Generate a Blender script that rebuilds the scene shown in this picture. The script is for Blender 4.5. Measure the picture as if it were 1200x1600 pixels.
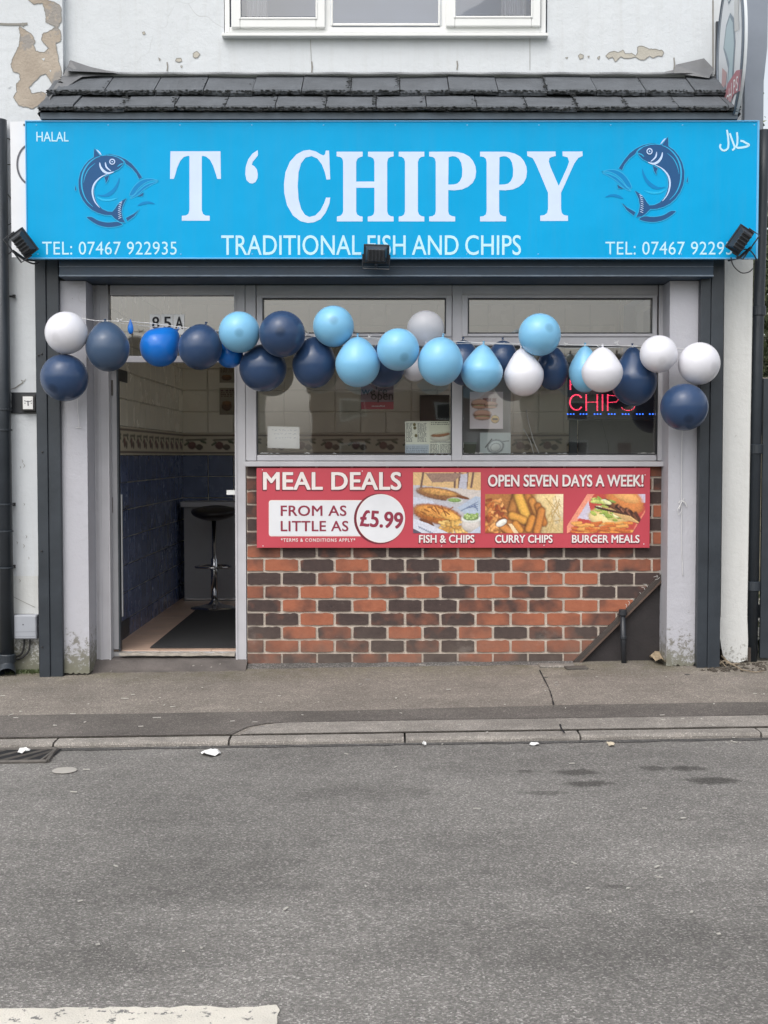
import bpy, bmesh, math, random
import numpy as np
from math import radians as R, sin, cos, pi
from mathutils import Vector, Matrix, noise
from mathutils.geometry import tessellate_polygon
random.seed(7); rng = np.random.default_rng(7)
for o in list(bpy.data.objects): bpy.data.objects.remove(o)
S = bpy.context.scene; COL = S.collection

# ------------------------------------------------------------------ camera
EYE = 1.31; DIST = 8.0; FPX = 2000.0
PITCH = math.atan(88/FPX)
cam = bpy.data.cameras.new('camera'); camo = bpy.data.objects.new('camera', cam); COL.objects.link(camo)
camo.location = (0, -DIST, EYE); camo.rotation_euler = (pi/2-PITCH, 0, 0)
cam.sensor_fit = 'VERTICAL'; cam.sensor_height = 24; cam.lens = 24*FPX/1600
cam.clip_start = .05; cam.clip_end = 600
S.camera = camo
# ------------------------------------------------------------------ world and sun
W = bpy.data.worlds.new('World'); S.world = W; W.use_nodes = True
nt = W.node_tree; bg = nt.nodes['Background']
SUN_EL, SUN_AZ = R(52), R(205)
sky = nt.nodes.new('ShaderNodeTexSky'); sky.sky_type = 'NISHITA'; sky.sun_disc = False
sky.sun_elevation = SUN_EL; sky.sun_rotation = SUN_AZ; sky.dust_density = 4; sky.air_density = 1.2; sky.ozone_density = 1
hs = nt.nodes.new('ShaderNodeHueSaturation'); hs.inputs['Saturation'].default_value = .30
nt.links.new(sky.outputs[0], hs.inputs['Color']); nt.links.new(hs.outputs[0], bg.inputs[0])
bg.inputs[1].default_value = .15
sl = bpy.data.lights.new('sun', 'SUN'); sl.energy = .8; sl.angle = R(80); sl.color = (1, .97, .93)
so = bpy.data.objects.new('sun', sl); COL.objects.link(so)
sd = Vector((sin(SUN_AZ)*cos(SUN_EL), cos(SUN_AZ)*cos(SUN_EL), sin(SUN_EL)))
so.rotation_euler = (-sd).to_track_quat('-Z', 'Y').to_euler(); so.location = (0, -6, 9)
S.view_settings.view_transform = 'Standard'; S.view_settings.look = 'None'
S.view_settings.gamma = 1; S.view_settings.use_curve_mapping = False
S.view_settings.exposure = 0.56
S.render.engine = 'CYCLES'
S.cycles.max_bounces = 14; S.cycles.diffuse_bounces = 10; S.cycles.transparent_max_bounces = 12

# ------------------------------------------------------------------ helpers
_c, _s = cos(PITCH), sin(PITCH)
def at(px, py, Y=0.0):
    u = (px-600)/FPX; v = (800-py)/FPX
    t = (Y+DIST)/(_c+v*_s)
    return Vector((u*t, Y, EYE+(v*_c-_s)*t))
def on_z(px, py, Z):
    u = (px-600)/FPX; v = (800-py)/FPX
    t = (Z-EYE)/(v*_c-_s)
    return Vector((u*t, -DIST+(_c+v*_s)*t, Z))
def org(o):
    v = Vector((0, 0, 0))
    while o is not None: v = v+o.location; o = o.parent
    return v
def tag(o, label=None, cat=None, group=None, kind=None):
    if label: o['label'] = label
    if cat: o['category'] = cat
    if group: o['group'] = group
    if kind: o['kind'] = kind
    return o
def thing(name, label, cat, loc, group=None):
    o = bpy.data.objects.new(name, None); COL.objects.link(o); o.location = loc
    o.empty_display_size = .1
    return tag(o, label, cat, group)
def link(name, me, m=None, parent=None, loc=None, bevel=0, smooth=False):
    o = bpy.data.objects.new(name, me); COL.objects.link(o)
    if m is not None and not me.materials: me.materials.append(m)
    if parent is not None: o.parent = parent
    if loc is not None: o.location = loc
    if smooth and len(me.polygons): me.polygons.foreach_set('use_smooth', [True]*len(me.polygons))
    if bevel:
        b = o.modifiers.new('bevel', 'BEVEL'); b.width = bevel; b.segments = 2; b.limit_method = 'ANGLE'; b.angle_limit = R(40)
    return o
class MB:
    def __init__(s): s.v = []; s.f = []; s.mi = []
    def add(s, vs, fs, mi=0):
        b = len(s.v); s.v += [tuple(p) for p in vs]; s.f += [tuple(i+b for i in f) for f in fs]; s.mi += [mi]*len(fs); return s
    def box(s, x0, x1, y0, y1, z0, z1, mi=0):
        x0, x1 = sorted((x0, x1)); y0, y1 = sorted((y0, y1)); z0, z1 = sorted((z0, z1))
        return s.add([(x0,y0,z0),(x1,y0,z0),(x1,y1,z0),(x0,y1,z0),(x0,y0,z1),(x1,y0,z1),(x1,y1,z1),(x0,y1,z1)],
                     [(0,3,2,1),(4,5,6,7),(0,1,5,4),(1,2,6,5),(2,3,7,6),(3,0,4,7)], mi)
    def obox(s, M, sx, sy, sz, mi=0):
        vs = [M @ Vector((a*sx/2, b*sy/2, c*sz/2)) for c in (-1,1) for a,b in ((-1,-1),(1,-1),(1,1),(-1,1))]
        return s.add(vs, [(0,3,2,1),(4,5,6,7),(0,1,5,4),(1,2,6,5),(2,3,7,6),(3,0,4,7)], mi)
    def poly(s, pts2, Y, holes=(), thick=0, mi=0):       # pts in (X,Z) facing -Y
        loops = [[Vector((p[0], p[1], 0)) for p in pts2]]+[[Vector((p[0], p[1], 0)) for p in h] for h in holes]
        flat = [p for l in loops for p in l]
        tri = tessellate_polygon(loops)
        vs = [(p.x, Y, p.y) for p in flat]; fs = []
        for t in tri:
            a, b, c = (flat[i] for i in t)
            area = (b.x-a.x)*(c.y-a.y)-(b.y-a.y)*(c.x-a.x)
            fs.append(tuple(t) if area > 0 else tuple(reversed(t)))
        s.add(vs, fs, mi)
        if thick:
            k = 0; base = len(s.v)-len(flat)
            bb = len(s.v); s.v += [(p.x, Y+thick, p.y) for p in flat]
            for l in loops:
                n = len(l)
                for i in range(n):
                    j = (i+1) % n
                    s.f.append((base+k+i, base+k+j, bb+k+j, bb+k+i)); s.mi.append(mi)
                k += n
            for f in fs: s.f.append(tuple(bb+i for i in reversed(f))); s.mi.append(mi)
        return s
    def tube(s, pts, r, n=8, mi=0, cap=True):
        pts = [Vector(p) for p in pts]; b = len(s.v); up = Vector((0.13, 0.31, .94)).normalized(); prev = None
        for i, p in enumerate(pts):
            d = (pts[min(i+1, len(pts)-1)]-pts[max(i-1, 0)]).normalized()
            if prev is None:
                a = d.cross(up)
                if a.length < .1: a = d.cross(Vector((1, 0, 0)))
            else: a = prev-d*prev.dot(d)
            a.normalize(); prev = a; c = d.cross(a)
            rr = r[i] if isinstance(r, (list, tuple)) else r
            for k in range(n):
                t = 2*pi*k/n; s.v.append(tuple(p+a*cos(t)*rr+c*sin(t)*rr))
        for i in range(len(pts)-1):
            for k in range(n):
                s.f.append((b+i*n+k, b+i*n+(k+1)%n, b+(i+1)*n+(k+1)%n, b+(i+1)*n+k)); s.mi.append(mi)
        if cap:
            s.f.append(tuple(b+k for k in reversed(range(n)))); s.mi.append(mi)
            e = b+(len(pts)-1)*n; s.f.append(tuple(e+k for k in range(n))); s.mi.append(mi)
        return s
    def lathe(s, prof, c, n=24, mi=0, M=None):
        b = len(s.v); M = M or Matrix.Translation(Vector(c))
        for r, z in prof:
            for k in range(n):
                t = 2*pi*k/n; s.v.append(tuple(M @ Vector((r*cos(t), r*sin(t), z))))
        for i in range(len(prof)-1):
            for k in range(n):
                s.f.append((b+i*n+k, b+i*n+(k+1)%n, b+(i+1)*n+(k+1)%n, b+(i+1)*n+k)); s.mi.append(mi)
        s.f.append(tuple(b+k for k in reversed(range(n)))); s.mi.append(mi)
        e = b+(len(prof)-1)*n; s.f.append(tuple(e+k for k in range(n))); s.mi.append(mi)
        return s
    def build(s, name, m, parent=None, bevel=0, smooth=False, kind=None, origin=None):
        o0 = org(parent) if parent is not None else Vector(origin or (0, 0, 0))
        me = bpy.data.meshes.new(name)
        me.from_pydata([(x-o0.x, y-o0.y, z-o0.z) for x, y, z in s.v], [], s.f)
        ms = m if isinstance(m, (list, tuple)) else [m]
        for q in ms: me.materials.append(q)
        if len(ms) > 1: me.polygons.foreach_set('material_index', s.mi)
        me.update()
        o = link(name, me, None, parent, None if parent is not None else o0, bevel, smooth)
        if kind: o['kind'] = kind
        return o
def prect(px0, px1, py0, py1, Y):
    pm = (py0+py1)/2
    return at(px0, pm, Y).x, at(px1, pm, Y).x, at(600, py1, Y).z, at(600, py0, Y).z
def pbox(mb, px0, px1, py0, py1, Y, depth, mi=0):
    x0, x1, z0, z1 = prect(px0, px1, py0, py1, Y)
    return mb.box(x0, x1, Y, Y+depth, z0, z1, mi)
def PP(pts, Y):   # pixel outline -> (X,Z) list
    return [(at(x, y, Y).x, at(x, y, Y).z) for x, y in pts]
def stroke(mb, pts, w, Y, mi=0, taper=False, closed=False):   # pts in (X,Z)
    P = [Vector((p[0], p[1])) for p in pts]; n = len(P); b = len(mb.v)
    for i in range(n):
        if closed: d = P[(i+1) % n]-P[i-1]
        else: d = P[min(i+1, n-1)]-P[max(i-1, 0)]
        d.normalize() if d.length > 0 else None
        q = Vector((-d.y, d.x)); ww = w/2
        if taper: ww *= .25+.75*sin(pi*(i+.2)/(n-.6))
        mb.v += [(P[i].x+q.x*ww, Y, P[i].y+q.y*ww), (P[i].x-q.x*ww, Y, P[i].y-q.y*ww)]
    for i in range(n if closed else n-1):
        j = (i+1) % n
        mb.f.append((b+2*i, b+2*i+1, b+2*j+1, b+2*j)); mb.mi.append(mi)
def smoothpts(pts, k=4, closed=False):
    P = [Vector((p[0], p[1])) for p in pts]; n = len(P); out = []
    for i in range(n if closed else n-1):
        if closed: p0, p1, p2, p3 = P[i-1], P[i], P[(i+1) % n], P[(i+2) % n]
        else: p0, p1, p2, p3 = P[max(i-1, 0)], P[i], P[i+1], P[min(i+2, n-1)]
        for j in range(k):
            t = j/k
            out.append(.5*((2*p1)+(-p0+p2)*t+(2*p0-5*p1+4*p2-p3)*t*t+(-p0+3*p1-3*p2+p3)*t**3))
    if not closed: out.append(P[-1])
    return [(p.x, p.y) for p in out]
def jag(pts, amp, step, closed=True, seed=0):
    r = random.Random(seed); out = []; n = len(pts)
    for i in range(n if closed else n-1):
        a = Vector(pts[i]); b = Vector(pts[(i+1) % n]); L = (b-a).length; m = max(1, int(L/step))
        for j in range(m):
            p = a.lerp(b, j/m)
            out.append((p.x+r.uniform(-amp, amp), p.y+r.uniform(-amp, amp)))
    return out

# ------------------------------------------------------------------ materials
def nmat(name):
    m = bpy.data.materials.new(name); m.use_nodes = True
    return m, m.node_tree, m.node_tree.nodes['Principled BSDF']
def nd(t, kind, **kw):
    n = t.nodes.new(kind)
    for k, v in kw.items():
        if k.startswith('i_'): n.inputs[k[2:].replace('_', ' ')].default_value = v
        else: setattr(n, k, v)
    return n
def ramp(t, src, stops):
    r = nd(t, 'ShaderNodeValToRGB'); e = r.color_ramp.elements
    while len(e) < len(stops): e.new(.5)
    for el, (p, c) in zip(e, stops):
        el.position = p; el.color = (c, c, c, 1) if isinstance(c, (int, float)) else (*c, 1)
    t.links.new(src, r.inputs[0]); return r
def mixc(t, fac, a, b, mode='MIX'):
    m = nd(t, 'ShaderNodeMix', data_type='RGBA', blend_type=mode)
    for s, v in ((m.inputs[0], fac), (m.inputs[6], a), (m.inputs[7], b)):
        if hasattr(v, 'is_output'): t.links.new(v, s)
        elif isinstance(v, (int, float)): s.default_value = v if s.type == 'VALUE' else (v, v, v, 1)
        else: s.default_value = (*v, 1)
    return m.outputs[2]
def coords(t, rnd=False):
    tc = nd(t, 'ShaderNodeTexCoord').outputs['Object']
    if not rnd: return tc
    oi = nd(t, 'ShaderNodeObjectInfo'); a = nd(t, 'ShaderNodeVectorMath', operation='MULTIPLY_ADD')
    cmb = nd(t, 'ShaderNodeCombineXYZ')
    for i in range(3): t.links.new(oi.outputs['Random'], cmb.inputs[i])
    t.links.new(cmb.outputs[0], a.inputs[0]); a.inputs[1].default_value = (53, 31, 77); t.links.new(tc, a.inputs[2])
    return a.outputs[0]
def noi(t, vec, scale, detail=4, rough=.55, dist=0):
    n = nd(t, 'ShaderNodeTexNoise'); n.inputs['Scale'].default_value = scale; n.inputs['Detail'].default_value = detail
    n.inputs['Roughness'].default_value = rough; n.inputs['Distortion'].default_value = dist
    t.links.new(vec, n.inputs['Vector']); return n.outputs[0]
def bump(t, b, h, strength, dist=.01):
    n = nd(t, 'ShaderNodeBump'); n.inputs['Strength'].default_value = strength; n.inputs['Distance'].default_value = dist
    t.links.new(h, n.inputs['Height']); t.links.new(n.outputs[0], b.inputs['Normal'])
def mul(c, k): return tuple(x*k for x in c)
def M(name, c, var=.12, scale=6, rough=.6, bs=.15, bscale=60, spots=None, spot_scale=30, spot_th=.68, spec=.5, rnd=False, metal=0, coat=0, c2=None):
    m, t, b = nmat(name); v = coords(t, rnd)
    n1 = noi(t, v, scale, 6, .6)
    col = mixc(t, ramp(t, n1, [(.3, 0), (.7, 1)]).outputs[0], mul(c, 1-var), c2 or mul(c, 1+var*.6))
    if spots is not None:
        n2 = noi(t, v, spot_scale, 5, .65)
        col = mixc(t, ramp(t, n2, [(spot_th, 0), (spot_th+.03, 1)]).outputs[0], col, spots)
    t.links.new(col, b.inputs['Base Color'])
    rr = ramp(t, n1, [(.2, max(0, rough-.08)), (.8, min(1, rough+.08))]); t.links.new(rr.outputs[0], b.inputs['Roughness'])
    b.inputs['Specular IOR Level'].default_value = spec; b.inputs['Metallic'].default_value = metal
    b.inputs['Coat Weight'].default_value = coat
    if bs: bump(t, b, noi(t, v, bscale, 4, .6), bs)
    return m
def flat(name, c, rough=.5, spec=.4):
    return M(name, c, .05, 5, rough, 0, spec=spec)

def asphalt(name, tint, lo, hi, cell, patch_scale=1.1, moss=0, bs=.5, wear=.25):
    m, t, b = nmat(name); v = coords(t)
    vo = nd(t, 'ShaderNodeTexVoronoi'); vo.inputs['Scale'].default_value = cell; t.links.new(v, vo.inputs['Vector'])
    sep = nd(t, 'ShaderNodeSeparateColor'); t.links.new(vo.outputs['Color'], sep.inputs[0])
    g = ramp(t, sep.outputs[0], [(0, lo*.8), (.25, lo), (.62, (lo+hi)/2*.85), (.9, hi), (1, hi*1.5)])
    fine = noi(t, v, cell*2.6, 3, .7)
    g2 = mixc(t, .55, g.outputs[0], ramp(t, fine, [(.25, .3), (.75, 1.0)]).outputs[0], 'MULTIPLY')
    big = noi(t, v, patch_scale, 5, .6)
    g3 = mixc(t, 1, g2, ramp(t, big, [(.3, 1-wear), (.7, 1+wear*.3)]).outputs[0], 'MULTIPLY')
    mp_ = nd(t, 'ShaderNodeMapping'); mp_.inputs['Scale'].default_value = (.22, 2.6, 1); t.links.new(v, mp_.inputs[0])
    g3 = mixc(t, 1, g3, ramp(t, noi(t, mp_.outputs[0], 1.4, 4, .6), [(.3, 1-wear*.35), (.7, 1+wear*.12)]).outputs[0], 'MULTIPLY')
    mid = noi(t, v, 9, 4, .7)
    g3 = mixc(t, 1, g3, ramp(t, mid, [(.3, .86), (.7, 1.1)]).outputs[0], 'MULTIPLY')
    col = mixc(t, 1, g3, tint, 'MULTIPLY')
    if moss:
        sx = nd(t, 'ShaderNodeSeparateXYZ'); t.links.new(v, sx.inputs[0])
        near = nd(t, 'ShaderNodeMapRange'); near.inputs[1].default_value = -.55; near.inputs[2].default_value = -.12
        t.links.new(sx.outputs[1], near.inputs[0])
        mn = noi(t, v, 5, 6, .75)
        mu = nd(t, 'ShaderNodeMath', operation='MULTIPLY'); t.links.new(near.outputs[0], mu.inputs[0])
        t.links.new(ramp(t, mn, [(.35, 0), (.7, moss)]).outputs[0], mu.inputs[1])
        col = mixc(t, mu.outputs[0], col, (.12, .115, .05))
    gv = nd(t, 'ShaderNodeTexVoronoi'); gv.inputs['Scale'].default_value = 4.5; t.links.new(v, gv.inputs['Vector'])
    gs = nd(t, 'ShaderNodeSeparateColor'); t.links.new(gv.outputs['Color'], gs.inputs[0])
    th = nd(t, 'ShaderNodeMapRange'); th.inputs[1].default_value = .55; th.inputs[2].default_value = 1; th.inputs[3].default_value = 0; th.inputs[4].default_value = .085; t.links.new(gs.outputs[1], th.inputs[0])
    lt = nd(t, 'ShaderNodeMath', operation='LESS_THAN'); t.links.new(gv.outputs['Distance'], lt.inputs[0]); t.links.new(th.outputs[0], lt.inputs[1])
    col = mixc(t, lt.outputs[0], col, mixc(t, gs.outputs[2], (.06, .058, .055), (.22, .21, .2)))
    t.links.new(col, b.inputs['Base Color'])
    b.inputs['Roughness'].default_value = .92; b.inputs['Specular IOR Level'].default_value = .3
    bump(t, b, vo.outputs['Distance'], bs, .006)
    return m
MAT = {}
MAT['asphalt'] = asphalt('asphalt', (1, .955, .895), .205, .36, 185, .7, bs=.5, wear=.3)
MAT['pave'] = asphalt('pavement_tarmac', (1, .89, .78), .25, .40, 210, 1.4, moss=.6, wear=.28)
MAT['pave_dark'] = asphalt('pavement_trench', (1, .90, .82), .15, .22, 220, 1.6, wear=.3)
MAT['stain'] = asphalt('stained_asphalt', (1, .96, .93), .10, .19, 170, 3)
MAT['kerb'] = asphalt('kerb_concrete', (1, .92, .83), .32, .44, 260, 3, bs=.15, wear=.35)
MAT['slab'] = asphalt('concrete_strip', (1, .92, .83), .29, .42, 260, 3, bs=.15, wear=.3)
MAT['earth'] = M('earth', (.10, .09, .06), .4, 3, .95, .5, 40, spots=(.06, .09, .03), spot_scale=6, spot_th=.5)

def render_wall(name, c, dirt=.3, scuff_z=None, side=False):
    m, t, b = nmat(name); v = coords(t)
    n1 = noi(t, v, 1.6, 6, .65)
    col = mixc(t, ramp(t, n1, [(.3, 0), (.75, 1)]).outputs[0], mul(c, .9), c)
    st = nd(t, 'ShaderNodeMapping'); st.inputs['Scale'].default_value = (9, 9, .7); t.links.new(v, st.inputs[0])
    streak = noi(t, st.outputs[0], 1.5, 5, .7)
    col = mixc(t, ramp(t, streak, [(.5, 0), (.85, dirt)]).outputs[0], col, (.42, .41, .37))
    sp2 = noi(t, v, 110, 3, .7); col = mixc(t, ramp(t, sp2, [(.66, 0), (.72, .4)]).outputs[0], col, (.36, .34, .31))
    sp = noi(t, v, 30, 6, .8)
    col = mixc(t, ramp(t, sp, [(.66, 0), (.70, .6)]).outputs[0], col, (.34, .31, .27))
    if scuff_z is not None:
        sx = nd(t, 'ShaderNodeSeparateXYZ'); t.links.new(v, sx.inputs[0])
        mr = nd(t, 'ShaderNodeMapRange'); mr.inputs[1].default_value = scuff_z+.38; mr.inputs[2].default_value = scuff_z-.05
        t.links.new(sx.outputs[2], mr.inputs[0])
        n3 = noi(t, v, 26, 7, .8, .4)
        ad = nd(t, 'ShaderNodeMath', operation='MULTIPLY_ADD'); ad.inputs[1].default_value = .34
        t.links.new(mr.outputs[0], ad.inputs[0]); t.links.new(n3, ad.inputs[2])
        col = mixc(t, ramp(t, ad.outputs[0], [(.66, 0), (.74, .85)]).outputs[0], col, (.16, .15, .12))
        mr2 = nd(t, 'ShaderNodeMapRange'); mr2.inputs[1].default_value = scuff_z+.16; mr2.inputs[2].default_value = scuff_z; t.links.new(sx.outputs[2], mr2.inputs[0])
        mm = nd(t, 'ShaderNodeMath', operation='MULTIPLY'); mm.inputs[1].default_value = .35; t.links.new(mr2.outputs[0], mm.inputs[0])
        col = mixc(t, mm.outputs[0], col, (.14, .15, .07))
    wv = nd(t, 'ShaderNodeVectorMath', operation='MULTIPLY_ADD'); cn = nd(t, 'ShaderNodeTexNoise'); cn.inputs['Scale'].default_value = 3; t.links.new(v, cn.inputs['Vector'])
    t.links.new(cn.outputs['Color'], wv.inputs[0]); wv.inputs[1].default_value = (.5, .5, .5); t.links.new(v, wv.inputs[2])
    vc = nd(t, 'ShaderNodeTexVoronoi', feature='DISTANCE_TO_EDGE'); vc.inputs['Scale'].default_value = 1.3; t.links.new(wv.outputs[0], vc.inputs['Vector'])
    ck = ramp(t, vc.outputs['Distance'], [(0, 1), (.006, 0)]); ckm = nd(t, 'ShaderNodeMath', operation='MULTIPLY'); t.links.new(ck.outputs[0], ckm.inputs[0]); t.links.new(ramp(t, noi(t, v, 1.1, 3), [(.56, 0), (.66, .4)]).outputs[0], ckm.inputs[1])
    col = mixc(t, ckm.outputs[0], col, (.25, .24, .22))
    t.links.new(col, b.inputs['Base Color']); b.inputs['Roughness'].default_value = .8; b.inputs['Specular IOR Level'].default_value = .25
    h = noi(t, v, 14, 8, .7); bump(t, b, h, .35, .02)
    return m
MAT['wall'] = render_wall('painted_render', (.65, .68, .71))
MAT['wall_low'] = render_wall('painted_render_weathered', (.64, .655, .65), .35, .0)
MAT['pillar'] = render_wall('grey_painted_pillar', (.465, .465, .505), .12, .0)
MAT['pillar'].node_tree.nodes['Principled BSDF'].inputs['Roughness'].default_value = .55
MAT['bare'] = M('bare_render', (.40, .335, .27), .22, 5, .95, .5, 60, c2=(.46, .40, .335), spots=(.30, .28, .26), spot_scale=4, spot_th=.55)
MAT['patch2'] = M('bare_render_pale', (.48, .455, .40), .15, 9, .95, .4, 70)
MAT['paint_edge'] = M('lifted_paint_edge', (.26, .25, .23), .2, 9, .9, 0)
MAT['navy'] = M('dark_slate_paint', (.026, .033, .042), .25, 5, .42, .12, 30, spots=(.18, .18, .17), spot_scale=26, spot_th=.76)
MAT['black'] = M('black_paint', (.020, .020, .022), .3, 6, .5, .1, 40)
MAT['recess'] = M('black_rendered_plinth', (.026, .022, .023), .35, 6, .75, .3, 30, spots=(.12, .11, .1), spot_scale=34, spot_th=.75)
MAT['frame'] = M('aluminium_frame', (.47, .465, .49), .1, 4, .45, .05, 30, spots=(.22, .2, .2), spot_scale=22, spot_th=.76)
MAT['upvc'] = M('white_upvc', (.74, .75, .745), .05, 3, .32, 0, spots=(.4, .39, .36), spot_scale=20, spot_th=.78)
MAT['tile'] = M('concrete_roof_tile', (.098, .108, .122), .22, 7, .85, .5, 45, spots=(.30, .30, .28), spot_scale=20, spot_th=.72, rnd=True)
MAT['moss'] = M('dark_moss', (.050, .054, .056), .4, 40, .95, .8, 90)
MAT['lead'] = M('lead_flashing', (.15, .155, .165), .25, 7, .5, .25, 20, spots=(.5, .5, .5), spot_scale=14, spot_th=.76)
MAT['mortar'] = M('mortar', (.54, .47, .40), .2, 12, .95, .6, 90, spots=(.2, .18, .16), spot_scale=14, spot_th=.66)
MAT['blue'] = M('blue_sign_vinyl', (.001, .335, .655), .05, 2, .4, 0, spec=.12)
def sign_blue():
    m = MAT['blue']; t = m.node_tree; b = t.nodes['Principled BSDF']; src = b.inputs['Base Color'].links[0].from_socket; v = coords(t)
    mp = nd(t, 'ShaderNodeMapping'); mp.inputs['Scale'].default_value = (7, 1, .5); t.links.new(v, mp.inputs[0])
    c = mixc(t, ramp(t, noi(t, mp.outputs[0], 2, 5, .7), [(.45, 0), (.8, .28)]).outputs[0], src, (.04, .30, .55))
    c = mixc(t, ramp(t, noi(t, v, 45, 4, .7), [(.70, 0), (.74, .4)]).outputs[0], c, (.10, .30, .48)); t.links.new(c, b.inputs['Base Color'])
    bump(t, b, noi(t, v, 1.3, 3), .5, .03)
sign_blue()
MAT['sign_edge'] = flat('blue_sign_trim', (.12, .42, .72), .3)
MAT['letter'] = flat('pale_sign_vinyl', (.56, .67, .86), .4, .2)
MAT['letter_b'] = flat('white_sign_vinyl', (.48, .74, .88), .4, .2)
MAT['fish_dark'] = flat('emblem_navy', (.018, .085, .225), .4, .2)
MAT['fish_line'] = flat('emblem_outline', (.03, .37, .66), .4, .2)
MAT['fish_white'] = flat('emblem_white', (.50, .64, .90), .3)
MAT['fish_wave'] = flat('emblem_wave', (.0, .21, .50), .4, .2)
MAT['fish_cyan'] = flat('emblem_cyan', (.0, .42, .74), .3)
MAT['red'] = M('red_sign_vinyl', (.50, .060, .085), .05, 2, .35, 0)
MAT['redink'] = flat('dark_red_ink', (.26, .03, .06), .4)
MAT['redshade'] = flat('letter_shadow_ink', (.16, .02, .035), .4)
MAT['cream'] = flat('cream_vinyl', (.78, .72, .70), .4)
MAT['white_vinyl'] = flat('white_vinyl', (.70, .71, .74), .4)
MAT['paper'] = M('paper', (.72, .72, .71), .04, 9, .8, .05, 20)
MAT['ink'] = flat('grey_ink', (.12, .12, .14), .7)
MAT['blackink'] = flat('black_ink', (.02, .02, .025), .6)
MAT['bluetile'] = M('glazed_navy_tile', (.11, .14, .25), .25, 4, .25, .05, 8, rnd=True)
MAT['beigetile'] = M('glazed_cream_tile', (.90, .85, .73), .04, 3, .25, .05, 8, rnd=True)
MAT['grout'] = M('grout', (.42, .42, .42), .2, 10, .9, .1)
MAT['floortile'] = M('terracotta_floor_tile', (.55, .39, .30), .2, 5, .4, .08, 20, rnd=True)
MAT['mat'] = M('black_rubber_mat', (.03, .03, .032), .3, 30, .85, .5, 200)
MAT['leather'] = M('black_leather', (.015, .013, .015), .2, 12, .4, .15, 80)
MAT['chrome'] = M('chrome', (.6, .6, .62), .05, 5, .15, 0, metal=1)
MAT['counter'] = M('grey_laminate', (.30, .30, .32), .1, 3, .5, 0)
MAT['ceil'] = M('ceiling_paint', (.88, .87, .84), .08, 2, .9, .05)
MAT['meter'] = M('grey_plastic_box', (.36, .38, .42), .08, 6, .4, .03, 20)
MAT['plastic'] = M('black_plastic', (.025, .028, .034), .2, 12, .35, .05, 60)
MAT['cable'] = M('black_cable', (.03, .03, .032), .2, 12, .5, 0)
MAT['string'] = M('white_ribbon', (.62, .62, .62), .1, 12, .6, 0)
MAT['cast'] = M('cast_iron', (.10, .09, .08), .35, 22, .75, .5, 80)
MAT['bark'] = M('bark', (.09, .075, .06), .3, 14, .95, .6, 50)
MAT['dead'] = M('dry_stalk', (.26, .21, .15), .3, 20, .9, .4, 60)
MAT['roadpaint'] = M('road_paint', (.60, .565, .50), .12, 8, .8, .5, 160, spots=(.17, .165, .155), spot_scale=34, spot_th=.585)
MAT['gold'] = flat('yellow_petal', (.65, .42, .02), .6)
MAT['gum'] = M('pale_disc', (.36, .34, .31), .12, 20, .8, .2)
MAT['shade'] = flat('crack_and_shade_black', (.01, .01, .012), .9)  # near black for crack lines and the shade painted under the grate
MAT['hinge'] = M('bronze_hinge', (.10, .085, .075), .2, 14, .5, .05)
MAT['wood'] = M('dark_board_edge', (.055, .045, .04), .35, 9, .8, .5, 30, spots=(.4, .4, .38), spot_scale=16, spot_th=.72)
MAT['leaf1'] = M('leaf_mid', (.085, .11, .045), .4, 3, .6, 0, rnd=True)
MAT['leaf2'] = M('leaf_pale', (.17, .19, .11), .4, 3, .6, 0, rnd=True)
MAT['fardark'] = M('far_brick', (.22, .13, .10), .2, 3, .9, .2)
MAT['farwall'] = M('far_render', (.50, .48, .43), .1, 1, .9, .1)
MAT['farroof'] = M('far_roof_tile', (.11, .085, .08), .25, 2, .9, .2)
MAT['curtain'] = M('net_curtain', (.58, .59, .64), .08, 8, .9, 0)
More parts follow.
